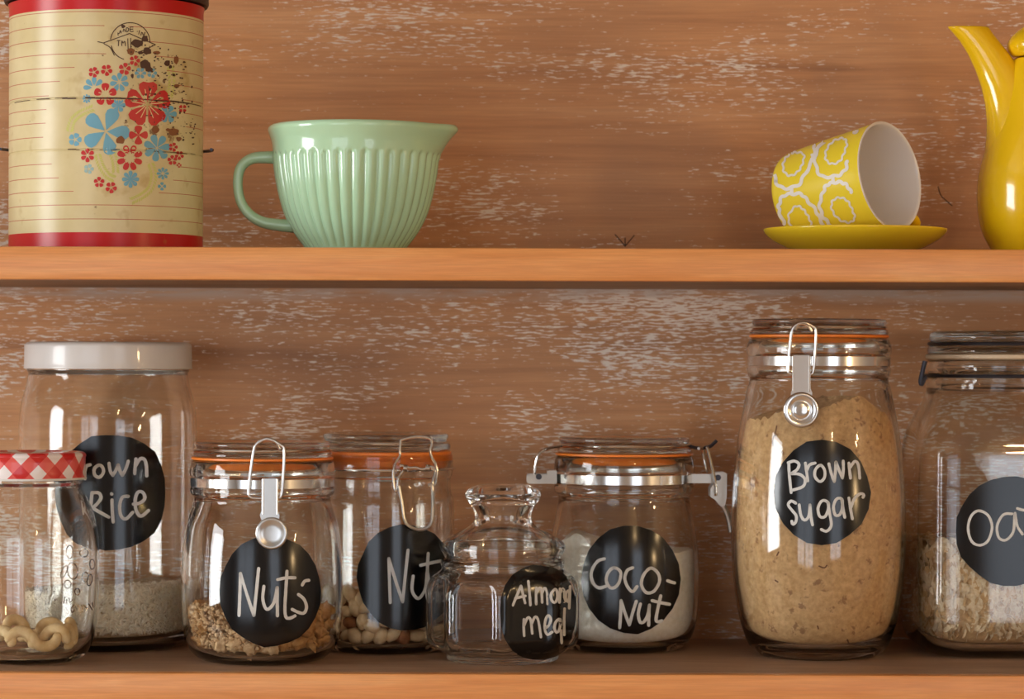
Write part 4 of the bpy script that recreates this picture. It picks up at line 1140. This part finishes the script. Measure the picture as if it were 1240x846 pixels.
# ---------------- mint measuring jug
JY = .105; JX = WX(431, 200, JY); jk = (D1+JY)/F
jug = thing('measuring_jug', 'mint green fluted ceramic jug with loop handle and pouring lip', 'jug', (JX, JY, ZU))
jz = lambda py: WZ(431, py, JY)
jb = jz(306)
def jzz(py):
    z = jz(py); return ZU+(z-jz(305))*(jz(153)-ZU)/(jz(153)-jz(305))
def jugshape(flute):
    def f(t, r, z):
        py = 305-(z-ZU)/(jz(153)-ZU)*(305-153)
        if flute and py > 186:
            a = min(1, (py-186)/5)*min(1, max(0, (303-py)/8))
            c = abs(sin(t*20)); r = r*(1-.030*a*(1-c**.7)) + r*.010*a*c
        # pouring lip towards +x
        w = math.exp(-(math.remainder(t, 2*pi)/.33)**2)
        up = max(0, min(1, (196-py)/36))
        r = r+w*up**1.3*17*jk
        return r, z+w*up*0.0009
    return f
outp = [(305, 0), (304.5, 50), (305, 55), (302, 59), (296, 63), (286, 71), (272, 80), (255, 87.5), (235, 93), (215, 97), (200, 99), (189, 100), (186, 100.5), (172, 102), (163, 105.5), (158, 107), (155, 106), (153, 103.5)]
inp = [(154, 101.5), (160, 100), (172, 97), (200, 94), (235, 88), (262, 79), (284, 64), (293, 50), (296, 20), (296, 0)]
po = [(p[0], p[1]) for p in chaikin([Vector((hw*jk, jzz(py))) for py, hw in outp], 2)]
pin = [(p[0], p[1]) for p in chaikin([Vector((hw*jk, jzz(py))) for py, hw in inp], 2)]
g1 = lathe(po+pin, JX, JY, 400, jugshape(True))
part('bowl', g1, M['mint'], jug, fix=True, sharp=None)
hp = catmull([P(x, y, JY) for x, y in [(340, 191), (322, 190.5), (305, 192), (292, 202), (288, 220), (291, 242), (301, 258), (316, 268), (335, 272), (360, 274)]], 6)
part('handle', tube(hp, lambda t: (6.0+2.5*abs(2*t-1)**2)*jk, 18, flat=1.25), M['mint'], jug)

# ---------------- saucer and cup
SY = .125; SX = WX(1035.5, 280, SY); sk = (D1+SY)/F
saucer = thing('saucer', 'yellow glazed saucer under the tipped cup', 'saucer', (SX, SY, ZU))
sz = lambda h: ZU+h*sk
pr = chaikin([Vector((a*sk, sz(h))) for a, h in [(0, 2), (50, 2), (54, 0), (62, 0), (66, 3), (80, 8), (98, 17), (108, 25), (111.5, 31), (110, 33), (106, 32), (94, 24), (76, 15), (62, 10), (30, 9), (0, 9)]], 2)
M['saucer'] = simple('lemon glaze', srgb(246, 210, 40), rough=.18, coat=.5, crough=.06)
part('dish', lathe([(p[0], p[1]) for p in pr], SX, SY, 96), M['saucer'], saucer, fix=True, sharp=None)
# cup: axis from foot to mouth
ax = Vector((.745, -.650, .150)).normalized()
CL = 141*sk; Rm = 66*sk; Rb = 54.5*sk
mouth = P(1078, 212.5, SY-.035); foot = mouth-ax*CL
e1 = Vector((0, 0, 1))-ax*ax.z; e1.normalize(); e2 = ax.cross(e1)
CM = Matrix((( e1.x, e2.x, ax.x, foot.x), (e1.y, e2.y, ax.y, foot.y), (e1.z, e2.z, ax.z, foot.z), (0, 0, 0, 1)))
cup = thing('cup', 'tipped cup with white ring pattern on yellow and a white inside', 'cup', foot)
def tocup(g): return [CM @ Vector(v) for v in g[0]], g[1]
oc = chaikin([Vector(p) for p in [(0, .001), (Rb*.55, .001), (Rb*.6, 0), (Rb*.8, 0), (Rb*.95, .002), (Rb*1.0, .006), (Rb*1.03, .014), (Rb+(Rm-Rb)*.5, CL*.5), (Rm*.975, CL*.9), (Rm, CL-.0006)]], 2)
ic = chaikin([Vector(p) for p in [(Rm-.0006, CL+.0002), (Rm-.0022, CL-.0006), (Rm-.0036, CL*.9), (Rb+(Rm-Rb)*.5-.0036, CL*.5), (Rb-.003, .016), (Rb*.8, .007), (0, .006)]], 2)
gco = tocup(lathe([(p[0], p[1]) for p in oc], 0, 0, 96)); gci = tocup(lathe([(oc[-1][0], oc[-1][1])]+[(p[0], p[1]) for p in ic], 0, 0, 96))
part('outside', gco, M['cup_yellow'], cup, sharp=None, fix=True)
ic_ = part('inside', gci, M['white_glaze'], cup, sharp=None)
ct = bvh(gco)
CC = lambda L: sc(L, 925, 140, 6.044)
def wavy(ln, amp, n):
    p = catmull(ln[:-1], 8, True) if ln[0] == ln[-1] else catmull(ln, 8)
    if ln[0] == ln[-1]: p.append(p[0])
    o = []
    N = len(p)
    for i, q in enumerate(p):
        t = (p[min(N-1, i+1)]-p[max(0, i-1)])
        t = t.normalized() if t.length > 1e-6 else Vector((1, 0)); o.append((q.x-t.y*amp*sin(i/(N-1)*2*pi*n), q.y+t.x*amp*sin(i/(N-1)*2*pi*n)))
    if ln[0] == ln[-1]: o[-1] = o[0]
    return o
inner_r = CC([[(235, 270), (292, 285), (285, 350), (250, 410), (190, 440), (145, 400), (150, 330), (190, 285), (235, 270)],
              [(580, 168), (608, 200), (590, 270), (555, 335), (490, 352), (452, 310), (465, 240), (515, 185), (580, 168)],
              [(235, 662), (285, 680), (325, 735), (348, 800), (330, 860), (250, 870), (200, 810), (182, 730), (235, 662)],
              [(550, 598), (610, 620), (645, 680), (665, 745), (630, 778), (560, 762), (505, 700), (500, 630), (550, 598)]])
outer_r = CC([[(88, 480), (80, 400), (110, 320), (170, 260), (260, 222), (355, 215), (372, 250), (350, 340), (300, 430), (260, 500), (190, 530), (130, 525), (88, 480)],
              [(612, 335), (600, 390), (560, 430), (500, 445), (430, 445), (390, 395), (375, 310), (400, 240), (460, 165), (540, 120), (680, 100), (660, 125)],
              [(150, 790), (115, 700), (112, 650), (140, 590), (205, 572), (275, 575), (320, 620), (380, 690), (415, 760), (480, 860)],
              [(640, 560), (610, 510), (570, 488), (510, 490), (460, 510), (435, 560), (410, 640), (425, 720), (470, 780), (520, 830)],
              [(205, 572), (205, 530)], [(510, 490), (505, 445)], [(375, 310), (355, 290)], [(415, 760), (425, 720)]])
for l in inner_r: part('ring_print', strokes(ct, [wavy(l, .8, 11)], 1.25, .00025, .8), M['print_white'], cup, smooth=False)
part('outline_print', strokes(ct, [wavy(l, 1.0, 9) if len(l) > 2 else l for l in outer_r], 2.1, .00025, .8), M['print_white'], cup, smooth=False)
# the handle lies behind, at the right below the rim
ha = [(-.35, .80), (-.40, 1.14), (-.42, 1.38), (-.42, 1.42), (-.40, 1.18), (-.33, .74)]
def cp(t, rr_, h): return CM @ Vector((rr_*cos(t), rr_*sin(t), h))
tA = None
best = None
for i in range(72):          # the side of the cup that points away from the viewer and a little down
    t = 2*pi*i/72; d = (CM.to_3x3() @ Vector((cos(t), sin(t), 0)))
    s_ = d.y*.8-d.z*.62+d.x*.25
    if best is None or s_ > best: best = s_; tA = t
hpts = [cp(tA, Rm*1.0, CL*.82), cp(tA, Rm*1.3, CL*.86), cp(tA, Rm*1.5, CL*.68), cp(tA, Rm*1.3, CL*.42), cp(tA, Rb*1.16, CL*.30)]
part('handle', tube(catmull(hpts, 6), .0042, 12, flat=1.3), M['yellow_glaze'], cup)
# settle the cup in the saucer
low = min(v.z for v in gco[0]); 

# ---------------- coffee pot
PY = .125; PX = WX(1262, 200, PY); pk = (D1+PY)/F
pot = thing('coffee_pot', 'tall yellow glazed coffee pot with a long spout, cut by the right edge', 'coffee pot', (PX, PY, ZU))
pz = lambda py: ZU+(WZ(1262, py, PY)-WZ(1262, 306, PY))*(WZ(1262, 33, PY)-ZU)/(WZ(1262, 33, PY)-WZ(1262, 306, PY))
pr = chaikin([Vector((a*pk, pz(y))) for y, a in [(304, 0), (304, 46), (306, 50), (304, 56), (294, 64), (275, 73.5), (250, 78), (225, 78.5), (200, 75), (170, 66), (140, 55), (110, 47), (85, 41), (75, 37), (71, 35), (70, 31), (74, 30), (100, 36), (140, 48), (220, 72), (280, 66), (296, 40), (297, 0)]], 2)
part('body', lathe([(p[0], p[1]) for p in pr], PX, PY, 96), M['yellow_glaze'], pot, fix=True, sharp=None)
pr = chaikin([Vector((a*pk, pz(y))) for y, a in [(69, 0), (69, 28), (69, 35), (66, 39), (58, 43), (50, 42), (42, 36), (34, 26), (28, 16), (24, 9), (21, 8), (17, 12), (12, 14), (7, 12), (4, 6), (3, 0)]], 2)
part('lid', lathe([(p[0], p[1]) for p in pr], PX, PY, 72), M['yellow_glaze'], pot, fix=True, sharp=None)
sec = [(215, 1192, 1262, 52), (190, 1191.5, 1262, 46), (165, 1194.5, 1262, 38), (145, 1195, 1258, 32), (125, 1193, 1252, 27), (105, 1188.5, 1252, 24), (85, 1181.5, 1237, 21), (65, 1172, 1222, 18), (50, 1162.5, 1210, 16), (40, 1154, 1202, 14.5), (35, 1149, 1198.5, 14), (33, 1147.5, 1197, 13)]
sec2 = [(33.5, 1151, 1195, 11), (45, 1161, 1203, 12), (65, 1176, 1217, 14), (95, 1190, 1238, 18)]
V, Fc = [], []; n = 40
allsec = sec+sec2
for y, xa, xb, dp in allsec:
    c = P((xa+xb)/2, y, PY); a = (xb-xa)/2*pk; d = dp*pk
    for k in range(n):
        t = 2*pi*k/n
        V.append((c.x+a*cos(t), PY+d*sin(t)*(1-.0*cos(t)), pz(y)+(.0012*(-cos(t)) if y < 34 else 0)*0))
for i in range(len(allsec)-1):
    for k in range(n): Fc.append((i*n+k, i*n+(k+1) % n, (i+1)*n+(k+1) % n, (i+1)*n+k))
part('spout', (V, Fc), M['yellow_glaze'], pot, fix=True, sharp=None)
hp = catmull([P(1292, 90, PY), P(1320, 78, PY), P(1350, 95, PY), P(1366, 140, PY), P(1358, 195, PY), P(1334, 230, PY)], 6)
part('handle', tube(hp, 8*pk, 14, flat=1.3), M['yellow_glaze'], pot)

# ---------------- splits in the back board
wt = bvh(box(-2.6, 2.6, DEPTH, DEPTH+.05, 0, 2.6))
M['crack'] = simple('dark split in wood', srgb(84, 58, 44), rough=.9)
part('wall_crack', strokes(wt, [[(745, 284), (752, 292), (757, 298)], [(768, 285), (762, 292), (757, 298)], [(757, 288), (757, 298)]], .7, .0003), M['crack'], wb, smooth=False)
part('wall_crack', strokes(wt, [[(1136, 226), (1139, 236), (1146, 243), (1153, 249)]], .5, .0003), M['crack'], wb, smooth=False)
